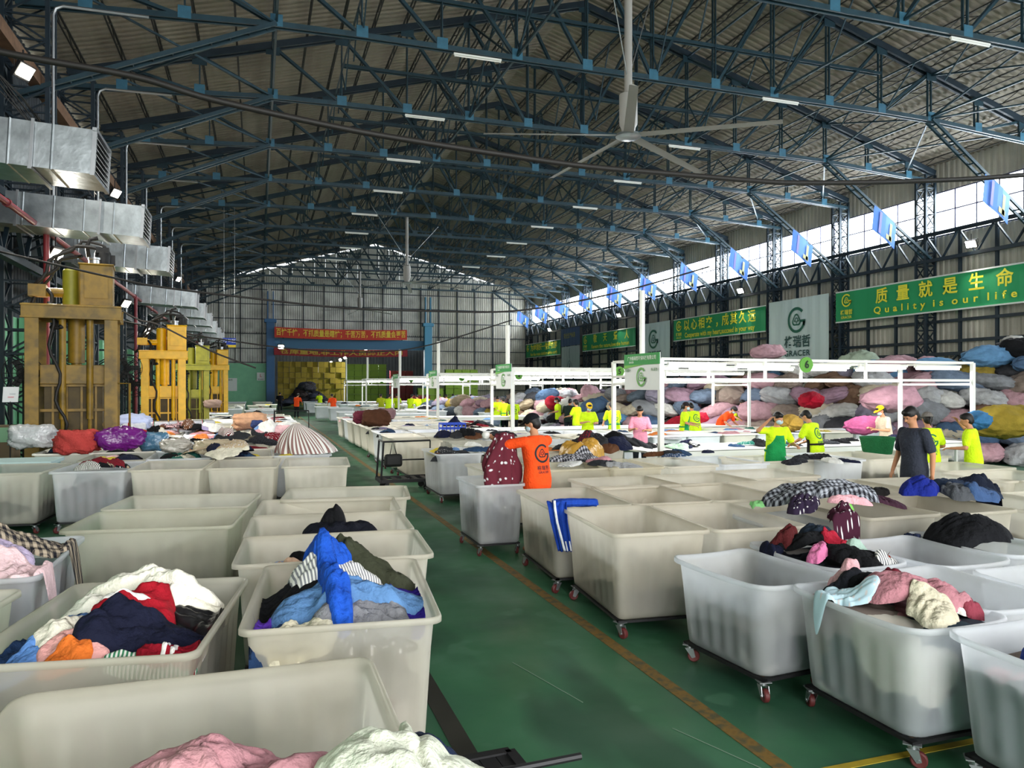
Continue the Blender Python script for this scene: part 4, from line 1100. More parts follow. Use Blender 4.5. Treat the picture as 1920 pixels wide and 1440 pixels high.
def make_pose(bend=.1, head=(.0, .3), hands=((.25, .35, 1.0), (-.25, .35, 1.0)), voxel=.016, female=False, long=0., step=0., fingers=False):
    """local frame: feet at z 0, facing +Y, 1.68 m tall; returns dict of meshes"""
    hip = .93; sh = .165 if female else .19

    def B(p):   # forward bend growing above the hips
        p = Vector(p); t = min(1, max(0, (p.z - hip) / .35)); a = bend * t; q = p - Vector((0, 0, hip))
        return Vector((q.x, q.y * math.cos(a) + q.z * math.sin(a), q.z * math.cos(a) - q.y * math.sin(a) + hip))
    body = MB(); shirt = MB(); pants = MB(); out = {}
    tor = [((0, 0, .82), .155, .105), ((0, 0, .92), .165, .115), ((0, .005, 1.08), .142, .1), ((0, .01, 1.2), .16, .112), ((0, .005, 1.32), .178, .11), ((0, -.005, 1.39), .16, .085), ((0, -.01, 1.43), .09, .06)]
    loft(body, tor, 20, B)
    capsule(body, B((0, -.01, 1.4)), B((0, .015, 1.52)), .055, .05)
    hc = B((0, .03, 1.585)); yaw, pitch = head; Rh = Matrix.Rotation(-yaw, 3, 'Z') @ Matrix.Rotation(-(pitch + bend), 3, 'X')
    hp = lambda p: hc + Rh @ Vector(p)
    ellipsoid(body, hp((0, -.005, .015)), (.074, .094, .1), Rh, 16); ellipsoid(body, hp((0, .03, -.045)), (.054, .058, .062), Rh)
    capsule(body, hp((0, .088, .01)), hp((0, .108, -.022)), .01, .015, 8)
    for s in (-1, 1):
        ellipsoid(body, hp((s * .075, -.005, -.005)), (.012, .02, .03), Rh, 10)
        ellipsoid(body, hp((s * .03, .078, .022)), (.02, .014, .008), Rh, 8)
    ellipsoid(body, hp((0, .086, -.052)), (.024, .01, .009), Rh, 8)
    eyes = MB()
    for s in (-1, 1): ellipsoid(eyes, hp((s * .03, .089, .008)), (.011, .006, .006), Rh, 8)
    hair = MB(); ellipsoid(hair, hp((0, -.016, .03)), (.084, .1, .1), Rh, 18, -.15, 1); ellipsoid(hair, hp((0, -.045, -.01)), (.076, .07, .085), Rh, 14)
    ellipsoid(hair, hp((0, .045, .075)), (.07, .052, .04), Rh, 12)
    if female: ellipsoid(hair, hp((0, -.12, -.01)), (.032, .035, .04), Rh, 12); capsule(hair, hp((0, -.12, -.02)), hp((0, -.135, -.12)), .03, .015)
    # arms
    for s, hd in ((1, hands[0]), (-1, hands[1])):
        S0 = B((s * sh, -.005, 1.365)); T = Vector(hd); d = T - S0; L1, L2 = .275, .25
        L = min(d.length, (L1 + L2) * .985); dn = d.normalized(); T = S0 + dn * L
        a = math.acos(max(-1, min(1, (L1 * L1 + L * L - L2 * L2) / (2 * L1 * L)))); pole = Vector((s * .55, -.5, -.75)); pole = (pole - dn * pole.dot(dn)).normalized()
        E = S0 + (dn * math.cos(a) + pole * math.sin(a)) * L1
        capsule(body, S0, E, .048, .038); capsule(body, E, T, .038, .025)
        fd = (T - E).normalized(); sd = fd.cross(Vector((0, 0, 1))); sd = sd.normalized() if sd.length > .1 else Vector((1, 0, 0)); up = sd.cross(fd)
        ellipsoid(body, T + fd * .045, (.036, .05, .016) if fingers else (.034, .055, .018), Matrix((sd, fd, up)).transposed(), 10)
        fr = .0085 if fingers else .011
        for k, (o_, ln) in enumerate(((-.028, .062), (-.0095, .075), (.0095, .07), (.027, .055))):
            a0 = T + fd * .075 + sd * o_; a1 = a0 + fd * ln * .5 - up * .012; a2 = a1 + fd * ln * .35 - up * .03; capsule(body, a0, a1, fr, fr * .95, 8); capsule(body, a1, a2, fr * .95, fr * .8, 8)
        a0 = T + fd * .02 + sd * (-s * .03); capsule(body, a0, a0 + sd * (-s * .03) + fd * .03, fr * 1.15, fr, 8); capsule(body, a0 + sd * (-s * .03) + fd * .03, a0 + sd * (-s * .036) + fd * .06 - up * .015, fr, fr * .9, 8)
        capsule(shirt, S0 + (E - S0) * -.05, S0.lerp(E, .72), .066, .066 if not long else .06)
        if long: capsule(shirt, S0.lerp(E, .7), E.lerp(T, .8), .055, .04)
    for s in (-1, 1):
        H0 = Vector((s * .085, 0, .86)); K = Vector((s * .1, .02 + s * step * .5, .47)); A = Vector((s * .11, -.02 + s * step, .08))
        capsule(body, H0, K, .082, .054); capsule(body, K, A, .052, .036); capsule(body, A + Vector((0, .0, -.035)), A + Vector((0, .13, -.045)), .035, .03)
        capsule(pants, H0 + Vector((0, 0, .04)), K, .1, .07); capsule(pants, K, A + Vector((0, 0, .04)), .07, .055)
    loft(pants, [((0, 0, .8), .165, .115), ((0, 0, .9), .175, .125), ((0, 0, .98), .16, .115)], 18)
    st = [((0, 0, .78), .185, .135), ((0, 0, .9), .186, .136), ((0, .005, 1.05), .166, .122), ((0, .012, 1.2), .176, .128), ((0, .008, 1.32), .192, .124), ((0, -.003, 1.395), .172, .098), ((0, -.008, 1.435), .1, .07)]
    # soft folds round the waist
    loft(shirt, st, 24, lambda p: B(p + Vector((math.sin(p.z * 42 + p.x * 9) * .0, math.sin(p.z * 38 + p.x * 14) * .006, 0))))
    out['body'] = remesh(body, 'body', M['skin'], voxel, 3); out['shirt'] = remesh(shirt, 'shirt', M['fabric'], voxel, 5); out['pants'] = remesh(pants, 'trousers', M['fabric'], voxel, 4)
    out['hair'] = remesh(hair, 'hair', M['hair'], voxel, 2); out['eyes'] = eyes.mesh('eyes', M['eye'], True)
    cap = MB(); ellipsoid(cap, hp((0, -.012, .042)), (.092, .108, .092), Rh, 18, -.05, 1)
    cp = []; 
    for k in range(9): a = math.pi * (.14 + .72 * k / 8); cp.append(hp((math.cos(a) * .085, math.sin(a) * .1, .05)))
    for k in range(9): a = math.pi * (.14 + .72 * k / 8); cp.append(hp((math.cos(a) * .075, .04 + math.sin(a) * .135, .035)))
    cap.add(cp + [p + Rh @ Vector((0, 0, .006)) for p in cp], [(k, k + 1, k + 10, k + 9) for k in range(8)] + [(k + 18, k + 27, k + 28, k + 19) for k in range(8)] + [(9 + k, 10 + k, 28 + k, 27 + k) for k in range(8)])
    out['cap'] = cap.mesh('cap', M['fabric'], 'auto')
    mk = MB(); ellipsoid(mk, hp((0, .05, -.042)), (.062, .06, .052), Rh, 14); out['mask'] = mk.mesh('mask', M['fabric'], True)
    ap = MB(); loft(ap, [((0, 0, .45), .2, .16), ((0, 0, .7), .2, .152), ((0, 0, .9), .196, .148), ((0, .005, 1.05), .176, .134), ((0, .012, 1.2), .15, .142), ((0, .01, 1.3), .11, .148)], 16, B, math.pi * .02, math.pi * .98, False)
    me = ap.mesh('apron', M['fabric'], True); out['apron'] = me
    tie = MB(); loft(tie, [((0, 0, .985), .19, .142), ((0, 0, 1.02), .187, .14)], 22, B); out['tie'] = tie.mesh('apron_tie', M['fabric'])
    out['B'] = B; out['hp'] = hp; return out


# the round G emblem with the small triangle: flat outline points in (x, z), size 1
def g_emblem():
    b = MB()
    def arc(r0, r1, a0, a1, n=28):
        v = []
        for k in range(n + 1):
            a = math.radians(a0 + (a1 - a0) * k / n); v += [(r0 * math.cos(a), 0, r0 * math.sin(a)), (r1 * math.cos(a), 0, r1 * math.sin(a))]
        b.add(v, [(2 * k, 2 * k + 1, 2 * k + 3, 2 * k + 2) for k in range(n)])
    arc(.39, .5, 42, 352, 40)
    b.add([(.22, 0, -.0), (.5, 0, -.0), (.5, 0, -.1), (.22, 0, -.1)], [(0, 1, 2, 3)]); b.add([(.37, 0, -.1), (.5, 0, -.1), (.47, 0, -.25), (.35, 0, -.2)], [(0, 1, 2, 3)])
    T = [Vector((math.cos(math.radians(a)) * .25, 0, math.sin(math.radians(a)) * .25 - .03)) for a in (90, 210, 330)]
    ro = []
    for k in range(3):
        c = T[k] * .55
        for j in range(5): a = math.radians((90, 210, 330)[k] - 60 + 30 * j); ro.append(c + Vector((math.cos(a), 0, math.sin(a))) * .13)
    ri = [p * .74 for p in ro]; n = len(ro)
    b.add(ro + ri, [(k, (k + 1) % n, n + (k + 1) % n, n + k) for k in range(n)])
    arc(.06, .1, 0, 360, 16); b.add([(-.02, 0, -.08), (.02, 0, -.08), (.02, 0, -.17), (-.02, 0, -.17)], [(0, 1, 2, 3)])
    for s in (-1, 1): b.add([(s * .05, 0, .04), (s * .08, 0, .01), (s * .15, 0, -.04), (s * .12, 0, -.08)], [(0, 1, 2, 3)])
    return b


def text_mesh(s, size, spacing=1., bold=0., align='CENTER'):
    cu = bpy.data.curves.new('t', 'FONT'); cu.body = s; cu.size = size; cu.align_x = align; cu.align_y = 'CENTER'; cu.space_character = spacing; cu.offset = bold; cu.resolution_u = 3
    o = bpy.data.objects.new('t', cu); COL.objects.link(o); dg = bpy.context.evaluated_depsgraph_get(); dg.update(); me = bpy.data.meshes.new_from_object(o.evaluated_get(dg))
    bpy.data.objects.remove(o); bpy.data.curves.remove(cu); return me


def project_logo(shirt_me, cz, size, sgn=-1, words=True):
    """emblem (and words under it) laid on the cloth of a shirt mesh, from behind (sgn -1) or the front"""
    vs_ = [v.co.copy() for v in shirt_me.vertices]; tree = BVHTree.FromPolygons(vs_, [tuple(p.vertices) for p in shirt_me.polygons])
    b = g_emblem(); V_ = [Vector((p[0] * size, 0, p[2] * size + cz)) for p in b.v]; Fc = list(b.f)
    if words:
        for (s_, sz, dz) in (('格瑞哲', .26, -.78), ('GRACER', .17, -1.0)):
            me = text_mesh(s_, size * sz, 1.1, .004 * size); n = len(V_)
            V_ += [Vector((v.co.x, 0, v.co.y + cz + dz * size)) for v in me.vertices]; Fc += [tuple(i + n for i in p.vertices) for p in me.polygons]
    out = []
    for p in V_:
        x = p.x if sgn < 0 else -p.x
        h = tree.ray_cast(Vector((x, sgn * 1.2, p.z)), Vector((0, -sgn, 0)))
        out.append((x, (h[0].y if h[0] else sgn * .12) + sgn * .004, p.z))
    q = MB(); q.add(out, Fc); return q.mesh('emblem', M['ink'])


PCOUNT = [0]
LIME, ORG, GRN = 'cdee22', 'f0501e', '1f8d4c'


def person(P, x, y, face, label, shirt=LIME, pants='20232a', sc=.93, cap=None, mask=False, apron=None, hair=True, logo=None, eyes=False, group=None, skin=None):
    """face: heading in degrees, 0 looks along +Y, 90 along -X"""
    t = empty('person', (x, y, 0), math.radians(face)); t.scale = (sc, sc, sc)
    put('body', P['body'], t); put('shirt', P['shirt'], t, color=shirt); put('trousers', P['pants'], t, color=pants)
    if hair: put('hair', P['hair'], t)
    if eyes: put('eyes', P['eyes'], t)
    if cap: put('cap', P['cap'], t, color=cap)
    if mask: put('face_mask', P['mask'], t, color='b9d3de')
    if apron: put('apron', P['apron'], t, color=apron); put('apron_tie', P['tie'], t, color=apron)
    if logo:
        key = 'logo'
        if key not in P: P[key] = project_logo(P['shirt'], 1.22, .23)
        put('emblem', P[key], t, color=logo)
    tag(t, label, 'person', group); return t


P_work = make_pose(.28, (0, .35), ((.2, .4, 1.0), (-.18, .42, 1.0)))
P_up = make_pose(.06, (.1, .1), ((.24, .3, 1.05), (-.22, .33, 1.08)), female=True)
P_wom = make_pose(.2, (0, .3), ((.12, .36, 1.15), (-.14, .34, 1.12)), female=True)
P_lean = make_pose(.75, (0, .1), ((.25, .5, .85), (-.2, .55, .85)))
P_raise = make_pose(.12, (-.2, .1), ((.3, .3, 1.55), (-.25, .3, 1.1)))
P_far = make_pose(.3, (0, .3), ((.2, .4, 1.0), (-.18, .42, 1.0)), voxel=.035)

# man in orange at the bins, seen from behind, holding up a printed garment
P_or = make_pose(.1, (-.5, .3), ((-.12, .52, 1.36), (-.36, .48, 1.42)), voxel=.011, fingers=True)
mo = person(P_or, 3.22, 8.62, 22, 'man in orange t-shirt with black emblem holding up a printed dress over a bin', ORG, '2b2b30', .98, cap='15171c', mask=True, eyes=True, logo='15151a')
b = MB()
g1 = MB(); ellipsoid(g1, (-.40, .52, 1.43), (.05, .06, .055)); put('work_glove', remesh(g1, 'glove', M['fabric'], .012), mo, color='e6e4e0')
# the printed dress he holds
d = empty('printed_dress', (2.86, 8.72, 0)); tag(d, 'dark red dress with white floral print held up by the man in orange', 'dress')
rb = MB(); n = 40; rows = 30; V_ = []; UV = []
for i in range(rows + 1):
    t_ = i / rows; z = 1.42 - .66 * t_; wd = .1 + .12 * min(1, t_ * 1.8) - .03 * max(0, t_ - .75) * 4; cx = -.02 - .05 * math.sin(t_ * 2.6)
    for k in range(n):
        a = 2 * math.pi * k / n; rr = 1 + .16 * math.sin(5 * a + t_ * 3) + .08 * math.sin(11 * a - t_ * 5)
        V_.append((cx + wd * math.cos(a) * rr, .06 * math.sin(a) * rr * (1 + t_), z + .02 * math.sin(a * 3))); UV.append((a * .35, t_ * 1.1))
fc = [(i * n + k, i * n + (k + 1) % n, (i + 1) * n + (k + 1) % n, (i + 1) * n + k) for i in range(rows) for k in range(n)] + [tuple(range(n))[::-1], tuple(rows * n + k for k in range(n))]
rb.add(V_, fc); me = rb.mesh('dress_body', M['print'], True); ul = me.uv_layers.new()
for lp in me.loops: ul.data[lp.index].uv = UV[lp.vertex_index]
put('dress_body', me, d, color='5e2430')
ribbon('sleeve', [(.05, 0, 1.38), (-.03, .0, 1.42), (-.1, .02, 1.36), (-.12, .02, 1.24)], (.06, .05), '6d2f3c', m='print', parent=d, side=(0, 1, 0))

# man in a dark t-shirt walking on the right
P_dk = make_pose(.03, (0, .45), ((.28, .12, .78), (-.26, -.05, .8)), voxel=.011, step=.12, fingers=True)
person(P_dk, 8.15, 7.72, 84, 'young man in a dark grey t-shirt walking between the bins', '343844', '14161c', 1.02, eyes=True)
md = atD(1725, 9.9)

WK = [  # x, head-top y, pose, heading, shirt, extras, label
    (1152, 759, P_work, 0, LIME, dict(logo='1d6b3c', apron=GRN), 'worker in lime t-shirt seen from behind, left of the foremost signboard'),
    (1200, 768, P_wom, 150, 'e795ad', dict(hair=True), 'worker in a pink top beside the foremost signboard post'),
    (1282, 757, P_up, -120, LIME, dict(apron=GRN, mask=True, cap='2a2326'), 'worker in lime with green apron facing a colleague under the front lights'),
    (1304, 760, P_work, 10, LIME, dict(logo='1d6b3c'), 'worker in lime seen from behind next to the green apron colleague'),
    (1102, 761, P_wom, 170, LIME, dict(cap='efc62c', mask=True), 'worker in lime with a yellow cap and mask sorting clothes'),
    (1112, 750, P_work, 185, LIME, dict(), 'worker in lime just behind the yellow capped worker'),
    (1082, 751, P_up, 30, LIME, dict(), 'worker in lime with a ponytail at the far sorting table'),
    (1066, 752, P_work, -40, '1c2a26', dict(), 'worker in a very dark green shirt bending at a table'),
    (1047, 747, P_up, 80, LIME, dict(mask=True), 'worker in lime in profile beside the one in dark green'),
    (964, 750, P_work, 0, LIME, dict(logo='1d6b3c'), 'worker in lime behind the orange man, back turned'),
    (947, 749, P_wom, 20, LIME, dict(apron=GRN), 'worker in lime and green apron between the two thin posts'),
    (980, 744, P_up, 10, LIME, dict(logo='1d6b3c'), 'worker in lime with crossed apron straps'),
    (933, 747, P_wom, 160, LIME, dict(), 'worker in lime left of the thin white posts'),
    (1351, 776, P_lean, -150, ORG, dict(mask=True), 'worker in orange leaning over the sorting table'),
    (1390, 752, P_up, 175, LIME, dict(mask=True), 'worker in lime facing the camera by the sacks mound'),
    (1453, 776, P_raise, 172, LIME, dict(apron=GRN, mask=True), 'worker in lime with green apron raising one hand to the face'),
    (1530, 777, P_work, 20, LIME, dict(logo='1d6b3c', apron='22201f'), 'worker in lime with dark apron seen from behind'),
    (1662, 768, P_wom, 80, 'cfbfa8', dict(cap='f0b51e', mask=True, pants='94a8bd'), 'woman in a cream flowered blouse and yellow cap'),
    (1742, 778, P_up, -20, LIME, dict(logo='1d6b3c', cap='6f6a66'), 'worker in lime with a grey cap behind the man in dark grey'),
    (1826, 779, P_raise, 30, LIME, dict(), 'worker in lime lifting a big dark bundle overhead'),
]
for (px, py, P, fc_, sh_, kw, lb_) in WK:
    sc = .93; hgt = 1.66 * sc - (.06 if P in (P_work, P_wom) else .38 if P is P_lean else 0); D = (CAM_H - hgt) * F_PX / (py - HY); X, Y = atD(px, D)
    person(P, X, Y, fc_, lb_, sh_, sc=sc, **kw)
FK = [(390, 735, LIME), (398, 734, LIME), (525, 734, '17191e'), (556, 741, ORG), (600, 735, LIME), (625, 742, ORG), (728, 743, LIME), (745, 742, LIME), (770, 743, LIME), (785, 743.5, LIME), (797, 743, LIME),
      (825, 742, LIME), (838, 743, LIME), (850, 742, LIME), (862, 744, LIME), (715, 742, 'b9c22a'), (885, 743, 'e8e8ee')]
nm = {LIME: 'lime', ORG: 'orange', '17191e': 'black', 'b9c22a': 'dull yellow', 'e8e8ee': 'white'}
for i, (px, py, c) in enumerate(FK):
    D = (CAM_H - 1.47) * F_PX / (py - HY); D = min(D, 56); X, Y = atD(px, D)
    person(P_far, X, Y, R.choice([0, 20, -30, 160]), 'distant worker in %s bending over far tables' % nm[c], c, sc=.95, group='distant workers')
# ------------------------------------------------------------------ ducts
def make_duct(k, Y):
    t = empty('air_duct', (-5.6, Y, 5.66), 0); t.rotation_euler = (0, math.radians(3), 0)
    L = 3.3; hy, hz = .55, .33
    for i in range(6):
        b = MB(); x0, x1 = L * i / 6, L * (i + 1) / 6
        v = []
        for (x, g) in ((x0, .012), (x0 + .02, 0), (x1 - .02, 0), (x1, .012)):
            v += [(x, -hy - g, -hz - g), (x, hy + g, -hz - g), (x, hy + g, hz + g), (x, -hy - g, hz + g)]
        b.add(v, [(4 * a + q, 4 * a + (q + 1) % 4, 4 * a + 4 + (q + 1) % 4, 4 * a + 4 + q) for a in range(3) for q in range(4)]); b.build('duct_panel', M['galv'], t)
    b = MB()
    for (c, d) in (((L, 0, hz), (.06, 2 * hy + .1, .05)), ((L, 0, -hz), (.06, 2 * hy + .1, .05)), ((L, hy, 0), (.06, .05, 2 * hz)), ((L, -hy, 0), (.06, .05, 2 * hz))): b.box(c, d)
    b.build('grille_frame', M['steel'], t)
    if k < 3:
        sm = MB(); sm.box((0, 0, 0), (.05, 2 * hy, .012), Matrix.Rotation(.5, 3, 'Y')); sm = sm.mesh('slat', M['steel'])
        for i in range(7): put('slat', sm, t, (L, 0, -hz + .08 + i * .082))
        vm = MB(); vm.box((0, 0, 0), (.04, .012, 2 * hz)); vm = vm.mesh('vane', M['dark_steel'])
        for i in range(9): put('vane', vm, t, (L - .05, -hy + .11 + i * .11, 0))
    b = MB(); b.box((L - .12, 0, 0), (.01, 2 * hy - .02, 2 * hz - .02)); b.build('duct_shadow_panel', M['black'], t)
    for sx in (1.0, 2.5):
        b = MB(); b.box((sx, 0, -hz - .03), (.05, 2 * hy + .16, .04)); 
        for s in (-1, 1): b.box((sx, s * (hy + .04), 0), (.04, .03, 2 * hz + .06))
        b.build('hanger', M['steel'], t)
    return t


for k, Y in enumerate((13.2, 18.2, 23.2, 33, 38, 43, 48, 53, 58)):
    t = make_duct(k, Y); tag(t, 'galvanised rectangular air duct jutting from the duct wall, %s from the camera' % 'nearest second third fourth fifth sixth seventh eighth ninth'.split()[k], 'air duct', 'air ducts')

# ------------------------------------------------------------------ floodlights
def floodlight(p, aim, power, label, big=1.):
    t = empty('floodlight', p); a = math.atan2(aim[0], -aim[1]) ; t.rotation_euler = (0, 0, math.atan2(aim[1], aim[0]) - math.pi / 2)
    b = MB(); b.box((0, -.05, 0), (.3 * big, .08, .24 * big), Matrix.Rotation(-.6, 3, 'X')); b.build('housing', M['dark_steel'], t, bevel=.01)
    b = MB(); b.box((0, .0, -.02), (.24 * big, .012, .18 * big), Matrix.Rotation(-.6, 3, 'X')); b.build('lamp_face', M['lamp'], t)
    b = MB(); b.tube([(-.17 * big, -.05, 0), (-.17 * big, -.05, .16), (.17 * big, -.05, .16), (.17 * big, -.05, 0)], .012, 6); b.tube([(0, -.05, .16), (0, -.05, .4)], .015, 6); b.build('bracket', M['dark_steel'], t)
    l = bpy.data.lights.new('flood_lamp', 'SPOT'); l.energy = power; l.spot_size = 2.4; l.spot_blend = .6; l.shadow_soft_size = .12; l.color = (1, .97, .88)
    lo = bpy.data.objects.new('flood_lamp', l); COL.objects.link(lo); lo.parent = t; lo.location = (0, .12, -.08); lo.rotation_euler = (math.radians(50), 0, 0)
    tag(t, label, 'floodlight')


for i, (x, y, w_) in enumerate(((48, 133, 1), (218, 362, 1), (108, 476, 1), (237, 569, .8), (335, 523, .8), (278, 620, .8), (312, 505, .7))):
    p = atX(x, y, -4.15); floodlight(p, (1, -.5), 800 * w_, 'lit floodlight on the duct wall, ' + ('above the nearest duct', 'just beyond the tip of the nearest duct', 'beside the large yellow baler', 'between the large and the second baler', 'above the second baler', 'left of the second baler tank', 'high under the middle ducts')[i], 1.3)
for i, (x, y) in enumerate(((1820, 457), (1388, 545), (1160, 591), (1030, 618))):
    floodlight(atX(x, y, 26.72), (-1, -.3), 800, 'lit floodlight above the green banners, ' + ('nearest the camera', 'second from the camera', 'third from the camera', 'furthest from the camera')[i], 1.5)
floodlight(atY(527, 650, 52), (0, -1), 800, 'bright floodlight in front of the red banners', 1.4)
for i, (x, y) in enumerate(((724, 646), (704, 652), (686, 658), (647, 671), (638, 675), (621, 680), (613, 682))):
    b = MB(); p = atY(x, y, 84 if i < 3 else 90); ellipsoid(b, p, (.16, .16, .16)); o = b.build('bulb', M['lamp'], None, True); tag(o, 'bare bulb hung on a line in the far store room', 'bulb', 'bulbs in the far store room')

# ------------------------------------------------------------------ balers
def hose(b, p, q, sag, r=.03, n=14):
    p, q = Vector(p), Vector(q); b.tube([p.lerp(q, i / n) + Vector((0, 0, sag * 4 * (i / n) * (1 - i / n))) + Vector((.06 * math.sin(i * 1.1), 0, 0)) for i in range(n + 1)], r, 7)


M['chamber'] = mat('dark_mottled_yellow', '4a3b12', .6, noise=.4, nscale=5)  # chamber yellow set darker and more mottled than the frame


def make_baler(x, y, rz, s, m, label, big=True):
    t = empty('baler', (x, y, 0), rz); t.scale = (s, s, s); hx, hy = (.57 if big else .47), .5; mt = M[m]; bw = hx * 2 + .3
    for i, (sx, sy) in enumerate(((-1, -1), (1, -1), (-1, 1), (1, 1))):
        b = MB(); b.box((sx * hx, sy * hy, 1.42), (.15, .15, 2.84)); b.box((sx * hx, sy * hy - .08, 1.42), (.2, .014, 2.84)); b.build('post', mt, t, bevel=.006)
    b = MB()
    for sy in (-1, 1): b.box((0, sy * hy, 2.93), (bw, .2, .2)); b.box((0, sy * hy - .1, 3.03), (bw + .02, .03, .03)); b.box((0, sy * hy - .1, 2.83), (bw + .02, .03, .03))
    for sx in (-1, 1): b.box((sx * (hx + .05), 0, 2.93), (.16, 1.0, .2))
    b.box((0, 0, 3.04), (bw - .02, 1.15, .03)); b.build('top_beam', mt, t, bevel=.006)
    b = MB(); b.box((.34, -.08, 3.41), (.5, .62, .7)); b.box((.34, -.08, 3.77), (.54, .66, .03)); b.build('oil_tank', mt, t, bevel=.02)
    b = MB(); b.box((.34, -.395, 3.4), (.36, .012, .42)); b.build('tank_door', mt, t, bevel=.004)
    b = MB(); b.lathe([(.09, 3.78), (.09, 3.88), (.1, 3.89), (.1, 3.92)], (.3, -.1, 0)); b.build('filler_cap', M['steel'], t, smooth='auto')
    b = MB(); b.lathe([(.13, 3.05), (.13, 3.68), (.1, 3.71)], (-.06, 0, 0), 20); b.build('side_cylinder', M['olive'] if big else mt, t, smooth='auto')
    b = MB(); b.lathe([(.11, 3.78), (.13, 3.82), (.13, 4.02), (.09, 4.1)], (.42, 0, 0), 14); b.box((.42, 0, 4.06), (.2, .24, .1)); b.box((.55, .05, 3.92), (.12, .12, .16)); b.build('pump_motor', M['black'], t, smooth='auto')
    b = MB(); b.tube([(-.62, 0, 3.3), (-.05, 0, 3.3)], .08, 10); b.box((-.55, 0, 3.32), (.26, .26, .2)); b.build('valve_block', mt, t, smooth='auto')
    b = MB(); b.tube([(.02, 0, 2.9), (.02, 0, 2.1)], .13, 14); b.tube([(.02, 0, 2.15), (.02, 0, 1.9)], .08, 12); b.build('ram', mt, t, smooth='auto')
    for sx in (-1, 1):
        b = MB(); b.tube([(sx * .2 + .05, -.42, 2.82), (sx * .2 + .05, -.42, 1.15)], .055, 10); b.tube([(sx * .2 + .05, -.42, 1.2), (sx * .2 + .05, -.42, .8)], .03, 8); b.build('guide_cylinder', mt, t, smooth='auto')
    b = MB(); b.box((0, 0, 1.95), (.9, .8, .2)); b.box((0, -.4, 1.9), (.95, .05, .32)); b.build('press_plate', mt, t, bevel=.008)
    b = MB(); b.box((0, .1, 1.0), (.86, .7, 1.7)); b.build('bale_chamber', M['chamber'], t)
    for i, z in enumerate((.35, .85, 1.3, 1.72)):
        b = MB(); b.box((0, -.29, z), (.96, .1, .045)); b.build('stiffener', mt, t)
    for i, xx in enumerate((-.3, -.1, .12, .33)):
        b = MB(); b.box((xx, -.27, 1.0), (.035, .06, 1.6)); b.build('rib', mt, t)
    b = MB(); b.box((0, 0, .09), (1.5, 1.3, .18)); b.build('base', mt, t, bevel=.01)
    b = MB(); hose(b, (-.6, -.05, 3.4), (.36, -.05, 4.05), .3, .03); hose(b, (-.4, -.1, 3.35), (-.2, -.5, 2.7), -.25, .03); hose(b, (-.5, .1, 3.4), (.45, .1, 4.1), .4, .025)
    hose(b, (.1, 0, 3.95), (-.75, .1, 3.0), .25, .03); hose(b, (-.35, -.45, 3.1), (-.12, -.5, .95), -.12, .025); b.tube([(.2, .1, 3.95), (.17, .1, 4.15), (.22, .1, 4.27), (.34, .1, 4.3)], .035, 8); b.build('hydraulic_hoses', M['cable'], t, True)
    for s_ in (-1, 1):
        b = MB(); b.lathe([(.05, -.05), (.05, .05)], (s_ * .48, -.36, .55 + .5 * (s_ > 0)), 12, 'y'); b.build('latch', mt, t, smooth='auto')
    if big:
        b = MB(); b.tube([(.62, -.5, 1.75), (.85, -.5, 1.75), (.85, -.5, .9)], .02, 6); b.tube([(.62, -.5, 1.2), (.62, -.5, 1.85)], .02, 6); b.build('side_bracket', mt, t)
    tag(t, label, 'baler', 'hydraulic balers'); return t


X, Y = atD(141, 15.4); make_baler(X, Y, .12, 1.18, 'yellow', 'large dirty yellow hydraulic baler nearest the camera')
X, Y = atD(307, 21.2); make_baler(X, Y, .1, .98, 'yellow_b', 'bright yellow hydraulic baler, second in the row', False)
X, Y = atD(362, 27.5); make_baler(X, Y, .1, .92, 'olive', 'olive yellow hydraulic baler, third in the row', False)
X, Y = atD(402, 35); make_baler(X, Y, .1, .98, 'yellow_b', 'orange yellow hydraulic baler, furthest in the row', False)
# silver wrapped bales in front of the second baler
for i in range(4):
    X, Y = atD(252 + 43 * i, 19.0 + .4 * i); t = empty('wrapped_bale', (X, Y, 0), .1)
    b = MB(); b.box((0, 0, .75), (.56, .8, .72)); o = b.build('wrapped_clothes', M['shiny'], t, color='b9bcc6', bevel=.05)
    for xx, c in ((-.12, 'b3262b'), (-.095, '2f7d43')): b = MB(); b.box((xx + .03 * i, -.402, .75), (.014, .006, .72)); b.box((xx + .03 * i, 0, 1.112), (.014, .8, .006)); b.build('strap', M['fabric'], t, color=c)
    b = MB(); b.box((0, 0, .2), (.6, .8, .4)); b.build('pallet_block', M['ply'], t)
    tag(t, 'silver plastic wrapped bale with red and green straps', 'bale', 'silver wrapped bales')
